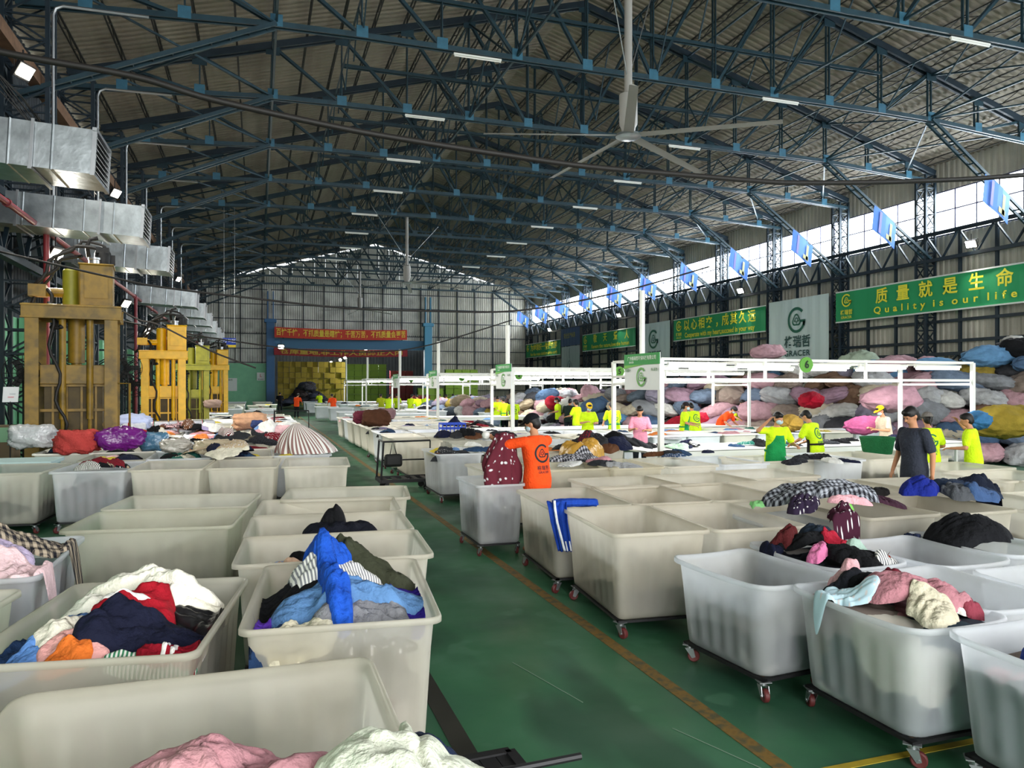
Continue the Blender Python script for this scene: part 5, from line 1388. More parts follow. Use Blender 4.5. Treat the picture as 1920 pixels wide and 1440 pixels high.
# ------------------------------------------------------------------ ceiling fans
def fan(x, y, zt, zh, a0, label):
    t = empty('ceiling_fan', (x, y, zh)); b = MB(); b.tube([(0, 0, .9), (0, 0, zt - zh)], .085, 12); b.build('down_rod', mat('fan_grey', '8c8a86', .5) if 'fan_grey' not in bpy.data.materials else bpy.data.materials['fan_grey'], t, smooth='auto')
    b = MB(); b.lathe([(.1, .95), (.2, .9), (.2, .25), (.16, .18), (.14, .05)], n=20); b.build('motor', bpy.data.materials['fan_grey'], t, smooth='auto')
    b = MB(); b.lathe([(.08, .06), (.27, .03), (.28, -.02), (.24, -.05), (.05, -.06)], n=24); b.build('hub', M['galv'], t, smooth='auto')
    for k in range(5):
        a = a0 + k * 2 * math.pi / 5; q = MB(); n = 9; V_ = []
        for i in range(n):
            r_ = .2 + 3.0 * i / (n - 1); w2 = .11 * (1 - .25 * i / (n - 1)); dr = -.02 * i
            for (u, h) in ((-w2, .02), (-w2 * .3, .035), (w2, -.015), (w2 * .3, -.0), (-w2 * .4, .015)): V_.append(Vector((r_, u, h + dr)))
        f = [(i * 5 + j, i * 5 + (j + 1) % 5, (i + 1) * 5 + (j + 1) % 5, (i + 1) * 5 + j) for i in range(n - 1) for j in range(5)] + [(4, 3, 2, 1, 0), tuple((n - 1) * 5 + j for j in range(5))]
        q.add([Matrix.Rotation(a, 3, 'Z') @ p for p in V_], f); q.build('blade', bpy.data.materials['fan_grey'], t, smooth='auto')
    for k in range(2):
        b = MB(); b.tube([(0, 0, 1.2), (2.2 * (1 - 2 * k), 2 - k * 4, zt - zh)], .012, 5); b.build('guy_wire', M['steel'], t)
    tag(t, label, 'ceiling fan', 'large ceiling fans')


for i, (x, y, tilt) in enumerate(((1178, 255, -.76), (763, 530, 0.05), (675, 580, .5))):
    D = (16.6, 41, 60)[i]; X, Y = atD(x, D); z = CAM_H + (HY - y) / F_PX * D
    fan(X, Y, ZCH + (2.5 if i == 0 else .1), z, tilt, 'large five-bladed ceiling fan on a long rod, ' + ('nearest the camera', 'second from the camera', 'furthest away')[i])
# ------------------------------------------------------------------ cables across the hall
def cable(pts, Yp, r, label, name='cable'):
    P = [atY(x, y, Yp) for x, y in pts]; Q = []
    for i in range(len(P) - 1):
        p0, p1, p2, p3 = P[max(i - 1, 0)], P[i], P[i + 1], P[min(i + 2, len(P) - 1)]
        for k in range(8):
            t = k / 8; Q.append(.5 * ((2 * p1) + (p2 - p0) * t + (2 * p0 - 5 * p1 + 4 * p2 - p3) * t * t + (3 * p1 - p0 - 3 * p2 + p3) * t ** 3))
    Q.append(P[-1]); b = MB(); b.tube(Q, r, 8); tag(b.build(name, M['cable'], None, True), label, 'cable')


cable([(-260, 30), (0, 97), (250, 143), (400, 187), (640, 240), (800, 268), (950, 291), (1100, 312), (1250, 325), (1400, 338), (1500, 343), (1700, 340), (1920, 328), (2300, 290)], 10.1, .042, 'thick black cable sagging right across the hall')
cable([(0, 472), (200, 518), (300, 538), (480, 560), (640, 577), (800, 583), (975, 582), (1160, 548), (1330, 500)], 14.5, .018, 'thin black cable sagging from the nearest baler across the hall')
cable([(220, 600), (330, 622), (440, 640), (560, 655), (690, 660), (800, 648), (960, 600)], 26, .022, 'thin cable drooping in front of the red banners')
cable([(225, 580), (262, 600), (300, 610), (400, 660), (480, 690)], 20, .02, 'thin cable running from the second baler to the far wall')
# ------------------------------------------------------------------ notice boards and signs on the duct side
b = MB(); t = empty('notice_board', atD(20, 14.5) + (1.85,), .5); b.box((0, 0, 0), (.26, .012, .3), Matrix.Rotation(.25, 3, 'X')); b.build('board', M['paper'], t)
for i, (c, z) in enumerate((('3a9fc4', .06), ('e0a0a6', -.05), ('c9cfd2', .01))): q = MB(); q.box((-.03 + .03 * i, -.012, z), (.1, .004, .02), Matrix.Rotation(.25, 3, 'X')); q.build('print_block', M['fabric'], t, color=c)
b = MB(); b.tube([(0, .03, 0), (0, .06, -.5), (0, .0, -1.9)], .012, 6); b.build('stand', M['dark_steel'], t); tag(t, 'small white notice board on a stand beside the large baler', 'notice board')


def sign(name, p, w_, h_, col, texts, rz, label, cat='sign', th=.03, group=None, sc_txt=None):
    """texts: (string, size, dx, dz, colour, spacing)"""
    t = empty(name, p, rz); b = MB(); b.box((0, 0, 0), (w_, th, h_)); b.build('panel', M['ink'], t, color=col)
    for q in texts:
        s_, sz, dx, dz, c = q[:5]; sp = q[5] if len(q) > 5 else 1.; me = text_mesh(s_, sz, sp, sz * .012)
        if len(q) > 6 and q[6]:
            xs = [v.co.x for v in me.vertices]; k = q[6] / (max(xs) - min(xs)); mid = (max(xs) + min(xs)) / 2
            for v in me.vertices: v.co.x = (v.co.x - mid) * k
        for v in me.vertices: v.co = Vector((v.co.x + dx, -th / 2 - .006, v.co.y + dz))
        me.materials.clear(); me.materials.append(M['ink']); put('lettering', me, t, color=c)
    tag(t, label, cat, group); return t


p = atD(430, 38); hs = sign('hanging_sign', p + (2 + (725 - 640) / F_PX * 38,), .62, .34, '1f3fa8', [('打包区', .2, 0, .01, 'e6e9f2', 1.)], 0, 'small blue hanging sign with white characters beyond the balers')
b = MB(); b.box((0, 0, -.24), (.62, .03, .12)); b.build('lower_strip', M['ink'], hs, color='e2c43a')['label'] = 'yellow lower strip'
b = MB()
for s in (-1, 1): b.tube([(s * .25, 0, .17), (s * .25, 0, 6.9)], .008, 5)
b.build('hanging_rod', M['steel'], hs)
for (pp, Yb) in ((((755, 638), (724, 646), (704, 652), (686, 658), (668, 664)), 84), (((660, 666), (647, 671), (638, 675), (621, 680), (613, 682), (600, 686)), 90)):
    b = MB(); b.tube([atY(x, y - 3, Yb) for x, y in pp], .03, 5); tag(b.build('bulb_cable', M['cable']), 'thin cable carrying the %s bulbs in the store room' % ('nearer' if Yb == 84 else 'farther'), 'cable')
for x, y, w_, h_, tx, lab in ((430, 721, 1.35, 1.2, [('公告栏', .2, 0, .42, '3a6e4a')], 'framed notice sheet on the green far wall'), (489, 706, .7, .75, [('L', .4, 0, .08, 'b5323a'), ('安全出口', .13, 0, -.27, '3b3b3b')], 'square white safety sign on the green far wall')):
    p = atY(x, y, Y1 - .35); sign('wall_notice', p, w_, h_, 'e8ebe8', tx, 0, lab)
# ------------------------------------------------------------------ banners on the window wall (they face -X)
def wall_banner(y0, y1, zt, zb, col, label, items, edge='d8dcd8', X=26.75):
    """items: ('logo', size, u, v, colour) or (text, size, u, v, colour, spacing, fit width); u from the left end seen from the hall, v from the middle"""
    t = empty('banner', (X, (y0 + y1) / 2, (zt + zb) / 2), -math.pi / 2); W = y1 - y0; Hh = zt - zb
    nx = 24; b = MB(); v = []
    for s in (0, .02):
        for i in range(nx + 1):
            u = -W / 2 + W * i / nx
            for z in (-Hh / 2, Hh / 2): v.append((u, s + .012 * math.sin(i * 1.7), z))
    m_ = 2 * (nx + 1); f = []
    for i in range(nx): f += [(2 * i, 2 * i + 2, 2 * i + 3, 2 * i + 1), (m_ + 2 * i, m_ + 2 * i + 1, m_ + 2 * i + 3, m_ + 2 * i + 2)]
    for i in range(nx): f += [(2 * i + 1, 2 * i + 3, m_ + 2 * i + 3, m_ + 2 * i + 1), (2 * i, m_ + 2 * i, m_ + 2 * i + 2, 2 * i + 2)]
    b.add(v, f); b.build('panel', M['ink'], t, color=col)
    if edge:
        for z in (-Hh / 2, Hh / 2): b = MB(); b.box((0, 0, z), (W, .05, .06)); b.build('hem', M['ink'], t, color=edge)
    for q in items:
        if q[0] == 'logo':
            me = g_emblem(); vv = [(p[0] * q[1] + q[2] - W / 2, -.05, p[2] * q[1] + q[3]) for p in me.v]; k = MB(); k.add(vv, me.f); k.build('emblem', M['ink'], t, color=q[4])
        else:
            s_, sz, u, z, c, sp = q[:6]; me = text_mesh(s_, sz, sp, sz * .02); xs = [p.co.x for p in me.vertices]; mid = (max(xs) + min(xs)) / 2; k = (q[6] / (max(xs) - min(xs))) if len(q) > 6 else 1
            for p in me.vertices: p.co = Vector(((p.co.x - mid) * k + u - W / 2, -.055, p.co.y + z))
            me.materials.clear(); me.materials.append(M['ink']); put('lettering', me, t, color=c)
    tag(t, label, 'banner'); return t


G_, YL, DG, WH = '27975f', 'f2e944', '2c6a55', 'd4e4e3'
# seen from the hall the banner's left end is its far end (large Y)
Q = lambda s, sz, u, z, c, sp, wd=None: (s, sz, u, z, c, sp) + ((wd,) if wd else ())
wall_banner(20.2, 30.0, 6.57, 5.12, G_, 'green banner with six wide-set yellow characters and Quality is our life', [('logo', .62, .75, .28, YL), Q('格瑞哲', .26, .75, -.3, YL, 1.05), Q('GRACER', .17, .75, -.53, YL, 1.1)] +
            [Q(ch, .72, 2.9 + 1.19 * i, .22, YL, 1) for i, ch in enumerate('质量就是生命')] + [Q('Q u a l i t y  i s  o u r  l i f e', .42, 5.9, -.38, YL, 1.1, 6.9)])
wall_banner(30.5, 35.1, 6.62, 3.25, WH, 'tall pale banner with a large green G emblem and the word GRACER, nearer one', [('logo', 1.35, 2.3, .55, DG), Q('格瑞哲', .66, 2.35, -.62, '3b5b58', 1.05, 2.0), Q('GRACER', .42, 2.35, -1.2, '3b5b58', 1.1, 2.0)], None)
wall_banner(35.4, 45.2, 6.5, 5.08, G_, 'green banner reading Cooperate with my heart, between the two pale emblem banners', [('logo', .66, .75, .25, YL), Q('格瑞哲', .24, .75, -.32, YL, 1.05), Q('GRACER', .15, .75, -.54, YL, 1.1)] +
            [Q(ch, .74, 1.75 + .86 * i, .2, YL, 1) for i, ch in enumerate('以心相交，成其久远')] + [Q('Cooperate with my heart,succeed in your way', .44, 5.2, -.42, YL, 1, 7.4)])
wall_banner(45.7, 50.1, 6.55, 3.3, WH, 'tall pale banner with a green G emblem, farther one', [('logo', 1.35, 2.2, .45, DG), Q('格瑞哲', .66, 2.3, -.75, '3b5b58', 1.05, 2.0), Q('GRACER', .42, 2.3, -1.28, '3b5b58', 1.1, 2.0)], None)
wall_banner(50.7, 60.4, 6.45, 5.05, G_, 'green banner with four wide-set yellow characters and love the human', [('logo', .66, .7, .25, YL), Q('格瑞哲', .24, .7, -.32, YL, 1.05), Q('GRACER', .15, .7, -.54, YL, 1.1)] +
            [Q(ch, .72, 2.7 + 1.9 * i, .22, YL, 1) for i, ch in enumerate('敬天爱人')] + [Q('Revere the nature,love the human', .44, 5.4, -.4, YL, 1, 6.8)])
wall_banner(61.0, 65.3, 7.3, 5.7, '4a5f86', 'slate blue banner with yellow characters above a grey drawing', [Q('安全生产标语', .5, 2.1, .1, 'a69f4e', 1, 2.6)], None)
dr = wall_banner(61.0, 65.2, 5.65, 2.9, 'aeb8bb', 'grey hanging sheet with a small dark figure drawing', [], None)
b = MB(); b.tube([(-.1, -.04, 1.2), (-.12, -.04, .3)], .012, 5); b.tube([(-.7, -.04, -.5), (-.35, -.04, -.1), (-.12, -.04, .1), (.2, -.04, -.1), (.6, -.04, -.6)], .012, 5); b.box((-.1, -.04, -.75), (.22, .02, .7)); b.box((-.05, -.04, -.3), (.1, .02, .24)); b.box((-.28, -.04, -.6), (.2, .02, .06)); b.build('figure_drawing', M['ink'], dr, color='4c555a')
wall_banner(65.5, 75.0, 6.4, 5.0, G_, 'green banner furthest along the window wall with nine tight characters', [('logo', .66, .7, .25, YL), Q('为地球织一件绿衣裳', .74, 5.2, .22, YL, 1.0, 7.3), Q('For the green clothing of the earth', .44, 5.2, -.42, YL, 1, 7.3)])
# red banners at the far opening
def far_banner(y, z, W, Hh, x, col, s_, c, label, fit):
    t = empty('banner', (x, y, z)); b = MB(); n = 20; v = []
    for s in (0, .03):
        for i in range(n + 1):
            u = -W / 2 + W * i / n
            for q in (-1, 1): v.append((u, s, q * Hh / 2 - .12 * (1 - (2 * i / n - 1) ** 2)))
    m_ = 2 * (n + 1); f = []
    for i in range(n): f += [(2 * i, 2 * i + 2, 2 * i + 3, 2 * i + 1), (m_ + 2 * i, m_ + 2 * i + 1, m_ + 2 * i + 3, m_ + 2 * i + 2), (2 * i + 1, 2 * i + 3, m_ + 2 * i + 3, m_ + 2 * i + 1), (2 * i, m_ + 2 * i, m_ + 2 * i + 2, 2 * i + 2)]
    b.add(v, f); b.build('panel', M['ink'], t, color=col); me = text_mesh(s_, Hh * .72, 1, .012); xs = [p.co.x for p in me.vertices]; k = fit / (max(xs) - min(xs)); mid = (max(xs) + min(xs)) / 2
    for p in me.vertices: xx = (p.co.x - mid) * k; p.co = Vector((xx, -.03, p.co.y - .12 * (1 - (2 * xx / W) ** 2)))
    me.materials.clear(); me.materials.append(M['ink']); put('lettering', me, t, color=c); tag(t, label, 'banner')


far_banner(74.25, 7.12, 12.5, .98, 7.75, 'c03a2c', '百忙千忙，不抓质量是瞎忙；千苦万苦，不抓质量会更苦', 'e3c94a', 'bright red banner with yellow characters across the far wall, upper one', 12.2)
far_banner(74.3, 5.32, 12.6, .68, 7.75, '8c2028', '仓库重地,非工作人员禁止入内', 'b59a3a', 'darker red banner hanging below the bright red one', 11.6)
# flags on the knee braces
for k in range(1, 12):
    Yp = BAY[k + 1]; t = empty('hanging_flag', (24.0, Yp - .2, 11.1 - (24.0 - 21.65) * .655), 0); sl = -.655; b = MB(); v = []
    for s in (0, .015):
        for i in range(7):
            u = i / 6
            for z in (0, -1.0): v.append((u * 1.15 + .12 * z, s + .03 * math.sin(u * 6 + k), u * 1.15 * sl + z - .1))
    f = []
    for i in range(6): f += [(2 * i, 2 * i + 1, 2 * i + 3, 2 * i + 2), (14 + 2 * i, 14 + 2 * i + 2, 14 + 2 * i + 3, 14 + 2 * i + 1)]
    b.add(v, f); b.build('flag_cloth', M['ink'], t, color='4f7fd0')
    for (u0, c, w_, z0, z1) in ((.22, '7f7fd4', .1, -.08, -.95), (.68, 'b3b48a', .1, -.2, -.9), (.55, 'b3b48a', .26, -.72, -.92)):
        b = MB(); b.add([(u0 * 1.15 + .12 * z0, -.04, u0 * 1.15 * sl + z0 - .1), ((u0 + w_) * 1.15 + .12 * z0, -.04, (u0 + w_) * 1.15 * sl + z0 - .1), ((u0 + w_) * 1.15 + .12 * z1, -.04, (u0 + w_) * 1.15 * sl + z1 - .1), (u0 * 1.15 + .12 * z1, -.04, u0 * 1.15 * sl + z1 - .1)], [(0, 3, 2, 1)])
        b.build('printed_band', M['ink'], t, color=c)
    tag(t, 'small blue flag with a yellow printed band hung on the truss brace', 'flag', 'blue flags along the window wall')

# ------------------------------------------------------------------ sorting tables under their lamp frames
def lamp_frame(idx, Y, X0, X1, num, dist):
    D = 1.9; zt = 2.5; t = empty('lamp_frame', (X0, Y, 0)); L = X1 - X0; P = .075
    for (x, y, p) in ((0, 0, .09), (0, D, .075), (L, 0, .075), (L, D, .075)): b = MB(); b.box((x, y, zt / 2), (p, p, zt)); b.build('post', M['white'], t, bevel=.004 if idx < 2 else 0)
    for (y, z) in ((0, zt), (D, zt), (0, 2.13), (D, 2.13)): b = MB(); b.box((L / 2, y, z), (L, .05, .05)); b.build('beam', M['white'], t)
    for (x, z) in ((0, zt), (L, zt), (0, 2.05), (L, 2.05), (0, 2.2), (L / 3, zt), (2 * L / 3, zt)): b = MB(); b.box((x, D / 2, z), (.045, D, .045)); b.build('cross_beam', M['white'], t)
    for x in (L * .3, L * .62):
        for y in (0, D): b = MB(); b.box((x, y, 2.32), (.05, .04, .42)); b.build('hanger', M['white'], t)
    n = max(3, int(L / 1.25))
    for y in (.12, D - .12):
        for i in range(n):
            b = MB(); xc = .1 + (L - .2) * (i + .5) / n; b.box((xc, y, 2.42), (1.22, .07, .05)); b.build('fixture', M['white'], t)
            b = MB(); b.tube([(xc - .58, y, 2.375), (xc + .58, y, 2.375)], .022, 8); b.build('lit_tube', M['tube_on'], t)
    tag(t, 'white steel frame with lit tubes over a sorting table, %s' % dist, 'light frame', 'tube light frames')
    for y in (.12, D - .12):
        l = area('tube_row_light', (X0 + L / 2, Y + y, 2.33), (0, 0, 0), L - .3, .08, 12 * L, (1, 1, .97))
    # hanging number disc
    d_ = empty('number_disc', (X0 + L * .42, Y - .06, 2.42)); b = MB(); b.lathe([(.15, -.012), (.15, .012)], n=24, axis='y'); b.build('disc', M['ink'], d_, color='5f9a3c')
    me = text_mesh(num, .2, 1, .006)
    for p in me.vertices: p.co = Vector((p.co.x, -.022, p.co.y))
    me.materials.clear(); me.materials.append(M['ink']); put('numeral', me, d_, color='1c2b1a'); tag(d_, 'round green number disc on the lamp frame %s' % dist, 'number sign', 'green number discs')
    # table below
    q = empty('sorting_table', (X0 + L / 2, Y + D / 2, 0)); b = MB(); b.box((0, 0, .8), (L + .3, D - .5, .04)); b.build('table_top', M['white'], q, bevel=.01)
    b = MB(); b.box((0, -(D - .5) / 2 + .01, .74), (L + .3, .02, .12)); b.box((0, (D - .5) / 2 - .01, .74), (L + .3, .02, .12)); b.build('apron_board', M['white'], q)
    for sx in (-1, 1):
        for sy in (-1, 1): b = MB(); b.box((sx * (L / 2), sy * .55, .39), (.05, .05, .78)); b.build('leg', M['white'], q)
    tag(q, 'long white sorting table under the lamp frame %s' % dist, 'table', 'sorting tables')
    # signboard on the aisle end
    if idx < 4:
        sb = empty('signboard', (X0 - .05, Y + .0, 2.28), 0); v = MB()
        v.box((-.0, .62, 0), (.02, 1.36, .68)); v.build('board', M['paper'], sb); v = MB(); v.box((-.012, .62, .235), (.02, 1.36, .21)); v.build('green_header', M['ink'], sb, color='3f9a52')
        v = MB(); v.add([(-.026, -.06, .13), (-.026, 1.3, .13), (-.026, 1.3, .06), (-.026, .9, .1), (-.026, .5, .13)], [(0, 1, 2, 3, 4)]); v.build('header_curve', M['ink'], sb, color='7fbf5a')
        me = g_emblem(); v = MB(); v.add([(-.03, .6 - p[0] * .36, p[2] * .36 - .1) for p in me.v], me.f); v.build('emblem', M['ink'], sb, color='6fae5c')
        for (s_, sz, yy, zz, c) in (('广州格瑞哲环保科技有限公司', .085, .58, .25, 'e8f2e8'), ('GRACER', .05, .98, .18, 'e8f2e8'), ('质量第一', .06, 1.12, .03, '5b8a5b'), ('用心服务', .06, .1, .03, '5b8a5b')):
            me = text_mesh(s_, sz, 1, .001)
            for p in me.vertices: p.co = Vector((-.032, yy - p.co.x, p.co.y + zz))
            me.materials.clear(); me.materials.append(M['ink']); put('lettering', me, sb, color=c)
        tag(sb, 'green and white signboard with G emblem on the lamp frame %s' % dist, 'signboard', 'signboards on the lamp frames')


for i, (Y, X0, X1, num) in enumerate(((12.05, 6.87, 14.3, '6'), (19.3, 6.5, 14.0, '5'), (28.2, 6.5, 14.2, '4'), (37.2, 6.6, 14.2, '3'), (49, 6.6, 13.5, '2'), (60, 6.6, 13, '1'))):
    lamp_frame(i, Y, X0, X1, num, ('nearest the camera', 'second from the camera', 'third from the camera', 'fourth from the camera', 'fifth from the camera', 'furthest away')[i])
    for k in range(3):
        if i: 
            for j in range(3):
                c = PAL[R.choice([0, 1, 2, 8, 3, 11, 18, 5])]; o = put('clothing', R.choice(LUMP), None, (X0 + R.uniform(.3, X1 - X0 - .3), Y + R.uniform(.5, 1.4), .81), R.uniform(0, 6), c[1]); tag(o, '%s clothing lump on the %s sorting table' % (c[0], ('nearest', 'second', 'third', 'fourth', 'fifth', 'last')[i]), 'clothing', 'clothes on the sorting tables')
# tall white pipes rising from the frames
for i, (x, yt, D) in enumerate(((1204, 545, 15.2), (952, 610, 22.3), (822, 640, 30), (750, 655, 38), (689, 670, 49), (649, 672, 60))):
    X, Y = atD(x, D); zt = CAM_H + (HY - yt) / F_PX * D; b = MB(); b.tube([(0, 0, 2.5), (0, 0, zt)], .065 if i else .055, 12); o = b.build('white_pipe', M['white'], None, 'auto', (X, Y, 0)); tag(o, 'tall white supply pipe rising beside the lamp frame', 'pipe', 'tall white pipes')
# ------------------------------------------------------------------ mound of tied bundles
def bundle_mesh(seed, knot):
    r = random.Random(seed); n, rows = 46, 26; v = []; f = []; L = r.uniform(.5, .66); W = r.uniform(.36, .46); Hh = r.uniform(.26, .34)
    for i in range(rows + 1):
        t = -1 + 2 * i / rows; q = max(.0, 1 - abs(t) ** 2.6) ** .42
        if knot and t > .62: q = q * (1 - (t - .62) * 1.9) + .06
        for k in range(n):
            a = 2 * math.pi * k / n; x = t * L; y = W * q * math.cos(a); z = Hh * q * math.sin(a)
            w1 = float(nz(x * 1.5, math.sin(a + .7), seed + 2, 3.)); e = 1 + .15 * float(nz(x * 2, math.cos(a) * 1.3 + math.sin(a) * .7, seed, 2.4)) - .11 * abs(math.sin(5 * a + 4 * w1)) * (.6 + abs(t)) - .07 * abs(math.sin(9 * x + 3 * a + 5 * w1)) - .04 * abs(math.sin(22 * x + 7 * math.sin(a) + 6 * w1))
            v.append((x + .02 * math.sin(5 * a), y * e, z * e * (.72 if z < 0 else 1)))
    for i in range(rows): f += [(i * n + k, i * n + (k + 1) % n, (i + 1) * n + (k + 1) % n, (i + 1) * n + k) for k in range(n)]
    f += [tuple(range(n))[::-1], tuple(rows * n + k for k in range(n))]; b = MB(); b.add(v, f); return b.mesh('bundle', M['fabric'], True)


BUN = [bundle_mesh(900 + i, i % 2) for i in range(10)]; BUNP = []
for i in range(3): me = BUN[i].copy(); me.materials.clear(); me.materials.append(M['print']); BUNP.append(me)
PB = [('grey', '7d8085'), ('pale grey', 'a3a5a8'), ('dusty pink', 'a8868e'), ('light pink', 'b9939c'), ('beige', '9a8c76'), ('lilac grey', '8a8497'), ('blue grey', '66758a'), ('white', 'bdbdba'), ('charcoal', '3c3d42'), ('brown', '6a5344'),
      ('pale green', '91a08f'), ('cream', 'b5ab98'), ('taupe', '857870'), ('slate', '55606c'), ('mauve', '94798a'), ('denim blue', '48607e'), ('crimson', '9c1f30'), ('mustard', '8c7a34'), ('black', '17181b'), ('sky blue', '5d88ac'), ('dark green', '2c5546')]
WT = [9, 9, 7, 5, 6, 6, 6, 6, 4, 3, 4, 6, 6, 4, 5, 3, 2, 1, 3, 2, 1]
r = random.Random(5)
# front line of the mound from the far end to the picture edge
FL = [(7.6, 40.), (9.6, 33.), (11.2, 26.), (14.0, 19.9), (16.6, 15.9), (18.6, 13.6), (20.8, 11.6)]
HT = [.95, 1.25, 1.65, 2.3, 2.35, 3.0, 3.15]
seg = []
for i in range(len(FL) - 1):
    a, c = Vector(FL[i]), Vector(FL[i + 1]); L = (c - a).length
    for k in range(max(1, int(L / .76))): u = (k + .5) / max(1, int(L / .76)); p = a.lerp(c, u); d = (c - a).normalized(); seg.append((p, Vector((-d.y, d.x)), HT[i] + (HT[i + 1] - HT[i]) * u, d))
nb = 0
for (p, nrm, h, d) in seg:
    if nrm.x < 0 and nrm.y < 0: nrm = -nrm
    if nrm.x < 0: nrm = -nrm
    hh = h + r.uniform(-.15, .25); lv = int(hh / .46)
    for k in range(lv + 3):
        if k < lv: z = .26 + k * .46; off = z * .62
        else: z = .26 + (lv - 1) * .46 + .34 + r.uniform(-.15, .2); off = (lv + (k - lv) * 1.7) * .46 * .62 + .5
        q = p + nrm * off + d * r.uniform(-.25, .25) + d * (.4 if k % 2 else 0)
        if p.y > 27 and k % 2 and k < lv and r.random() < .5: pass
        i = r.choices(range(len(PB)), WT)[0]; c = PB[i]
        o = put('clothes_bundle', r.choice(BUNP) if r.random() < .12 else r.choice(BUN), None, (q.x, q.y, z), 0, c[1]); s = r.uniform(.8, 1.2) * (1.15 if p.y < 20 else 1.0); o.scale = (s, s * r.uniform(.85, 1.1), s * r.uniform(.85, 1.25))
        o.rotation_euler = (r.uniform(-.35, .35), r.uniform(-.35, .35), math.atan2(d.y, d.x) + r.uniform(-.7, .7))
        tag(o, '%s cloth bundle in the %s of the big mound' % (c[0], 'bottom layer' if k == 0 else 'lower layers' if k < 2 else 'upper layers' if k < lv else 'top'), 'bundle', 'cloth bundles in the big mound'); nb += 1
print('bundles', nb)
# core of the mound under the bundles
v = []
for i, (x, y) in enumerate(FL):
    h = HT[i] - .7; n_ = Vector((1, .62)).normalized()
    for (o_, z) in ((.8, 0), (.8 + h * .62, h), (5.0, h * .95), (5.5, 0)): v.append((x + n_.x * o_, y + n_.y * o_, z))
for i in range(len(FL) - 1):
    b = MB(); b.add(v[4 * i:4 * i + 8], [(k, 4 + k, 5 + k, 1 + k) for k in range(3)] + [(0, 1, 2, 3), (7, 6, 5, 4)]); tag(b.build('packed_bundles', M['mixed']), 'packed clothes filling the inside of the big mound, %s stretch' % ('farthest', 'fifth', 'fourth', 'third', 'second', 'nearest')[i], 'clothes', None, 'stuff')
for (x, y, D, c, lab, s) in ((1520, 752, 21, 'a4142c', 'bright crimson bundle at the foot of the mound behind the lime workers', .95), (1886, 795, 16.5, '8d7a2e', 'large mustard bundle at the right end of the mound', 1.5), (1308, 785, 23, 'b21f35', 'small red bundle between two posts', .7),
                             (1855, 672, 21, '5a83a8', 'blue patterned bundle on the crest of the mound', 1.3), (1440, 662, 29.5, 'b8949c', 'pink bundle alone on the crest behind the number disc', 1.2), (1620, 800, 17.5, 'a04f77', 'pink striped bundle low behind the cream blouse woman', .9),
                             (1480, 795, 19.5, 'b08d3e', 'ochre bundle low in the mound', .9), (1672, 752, 18.8, 'b98f9c', 'large light pink sack with a tied top', 1.35), (1830, 790, 15.8, '3a6f9a', 'bright blue bundle near the foot of the mound', .8)):
    X, Y = atD(x, D); o = put('clothes_bundle', BUN[1], None, (X, Y, CAM_H + (HY - y) / F_PX * D), r.uniform(-.5, .9), c); o.scale = (s, s, s); tag(o, lab, 'bundle', 'cloth bundles in the big mound')
# mound of dark bags in front of the cartons
for i in range(34):
    a = r.uniform(-1, 1); lv = r.random(); X, Y = atD(575 + 45 * a * (1 - lv * .6), 70 + r.uniform(-1, 2)); c = r.choice([('dark grey', '45454c'), ('slate', '4a4f60'), ('grey', '63636a'), ('brown grey', '4d4444')])
    o = put('grey_sack', r.choice(BUN), None, (X, Y, .35 + 2.2 * lv * (1 - abs(a) * .7)), r.uniform(0, 3), c[1]); o.scale = (1.3, 1.3, 1.3); tag(o, '%s sack in the pile before the yellow cartons' % c[0], 'sack', 'sacks before the yellow cartons')
# ------------------------------------------------------------------ cartons and crates in the far store room
b = MB(); b.box((0, 0, .29), (.98, .7, .56)); b.box((0, -.353, .3), (.98, .004, .06)); cm_ = b.mesh('carton', mat('yellow_carton', 'a08c34', .8, noise=.15)); n = 0
for i in range(12):
    for j in range(8):
        o = put('carton', cm_, None, (2.3 + 1.03 * i * .5 * 2 * .58 + r.uniform(-.02, .02), 84 + .3 * r.random(), j * .585 if j else 0)); o.scale = (.57, 1, 1); tag(o, 'yellow carton in the stacked wall of cartons', 'carton', 'stacked yellow cartons')
b = MB()
for z in (.02, .3, .58): b.box((0, -.3, z + .02), (.8, .04, .05)); b.box((0, .3, z + .02), (.8, .04, .05)); b.box((.4, 0, z + .02), (.04, .6, .05)); b.box((-.4, 0, z + .02), (.04, .6, .05))
b.box((0, 0, .3), (.78, .58, .5)); gm = b.mesh('crate', M['ink'])
for (x0, nx_, ny_, Y, c, nm_, z0) in ((9.1, 3, 7, 80, '86a83a', 'lime green', 0), (11.6, 2, 7, 80, '7c9c34', 'lime green', 0), (14.0, 3, 6, 82, '7d2f34', 'dark red', 0), (18.2, 4, 6, 73.5, '86a83a', 'lime green', 0), (15.0, 3, 3, 72, '8fae42', 'lime green', 0), (13.0, 2, 2, 65, '8a2f36', 'dark red', 0)):
    if x0 > 17: Y = 74
    for i in range(nx_):
        for j in range(ny_):
            o = put('crate', gm, None, (x0 + .84 * i, Y + .05 * r.random(), z0 + j * .62), 0, c); tag(o, '%s crate in the far stacks' % nm_, 'crate', '%s crates in the far stacks' % nm_)
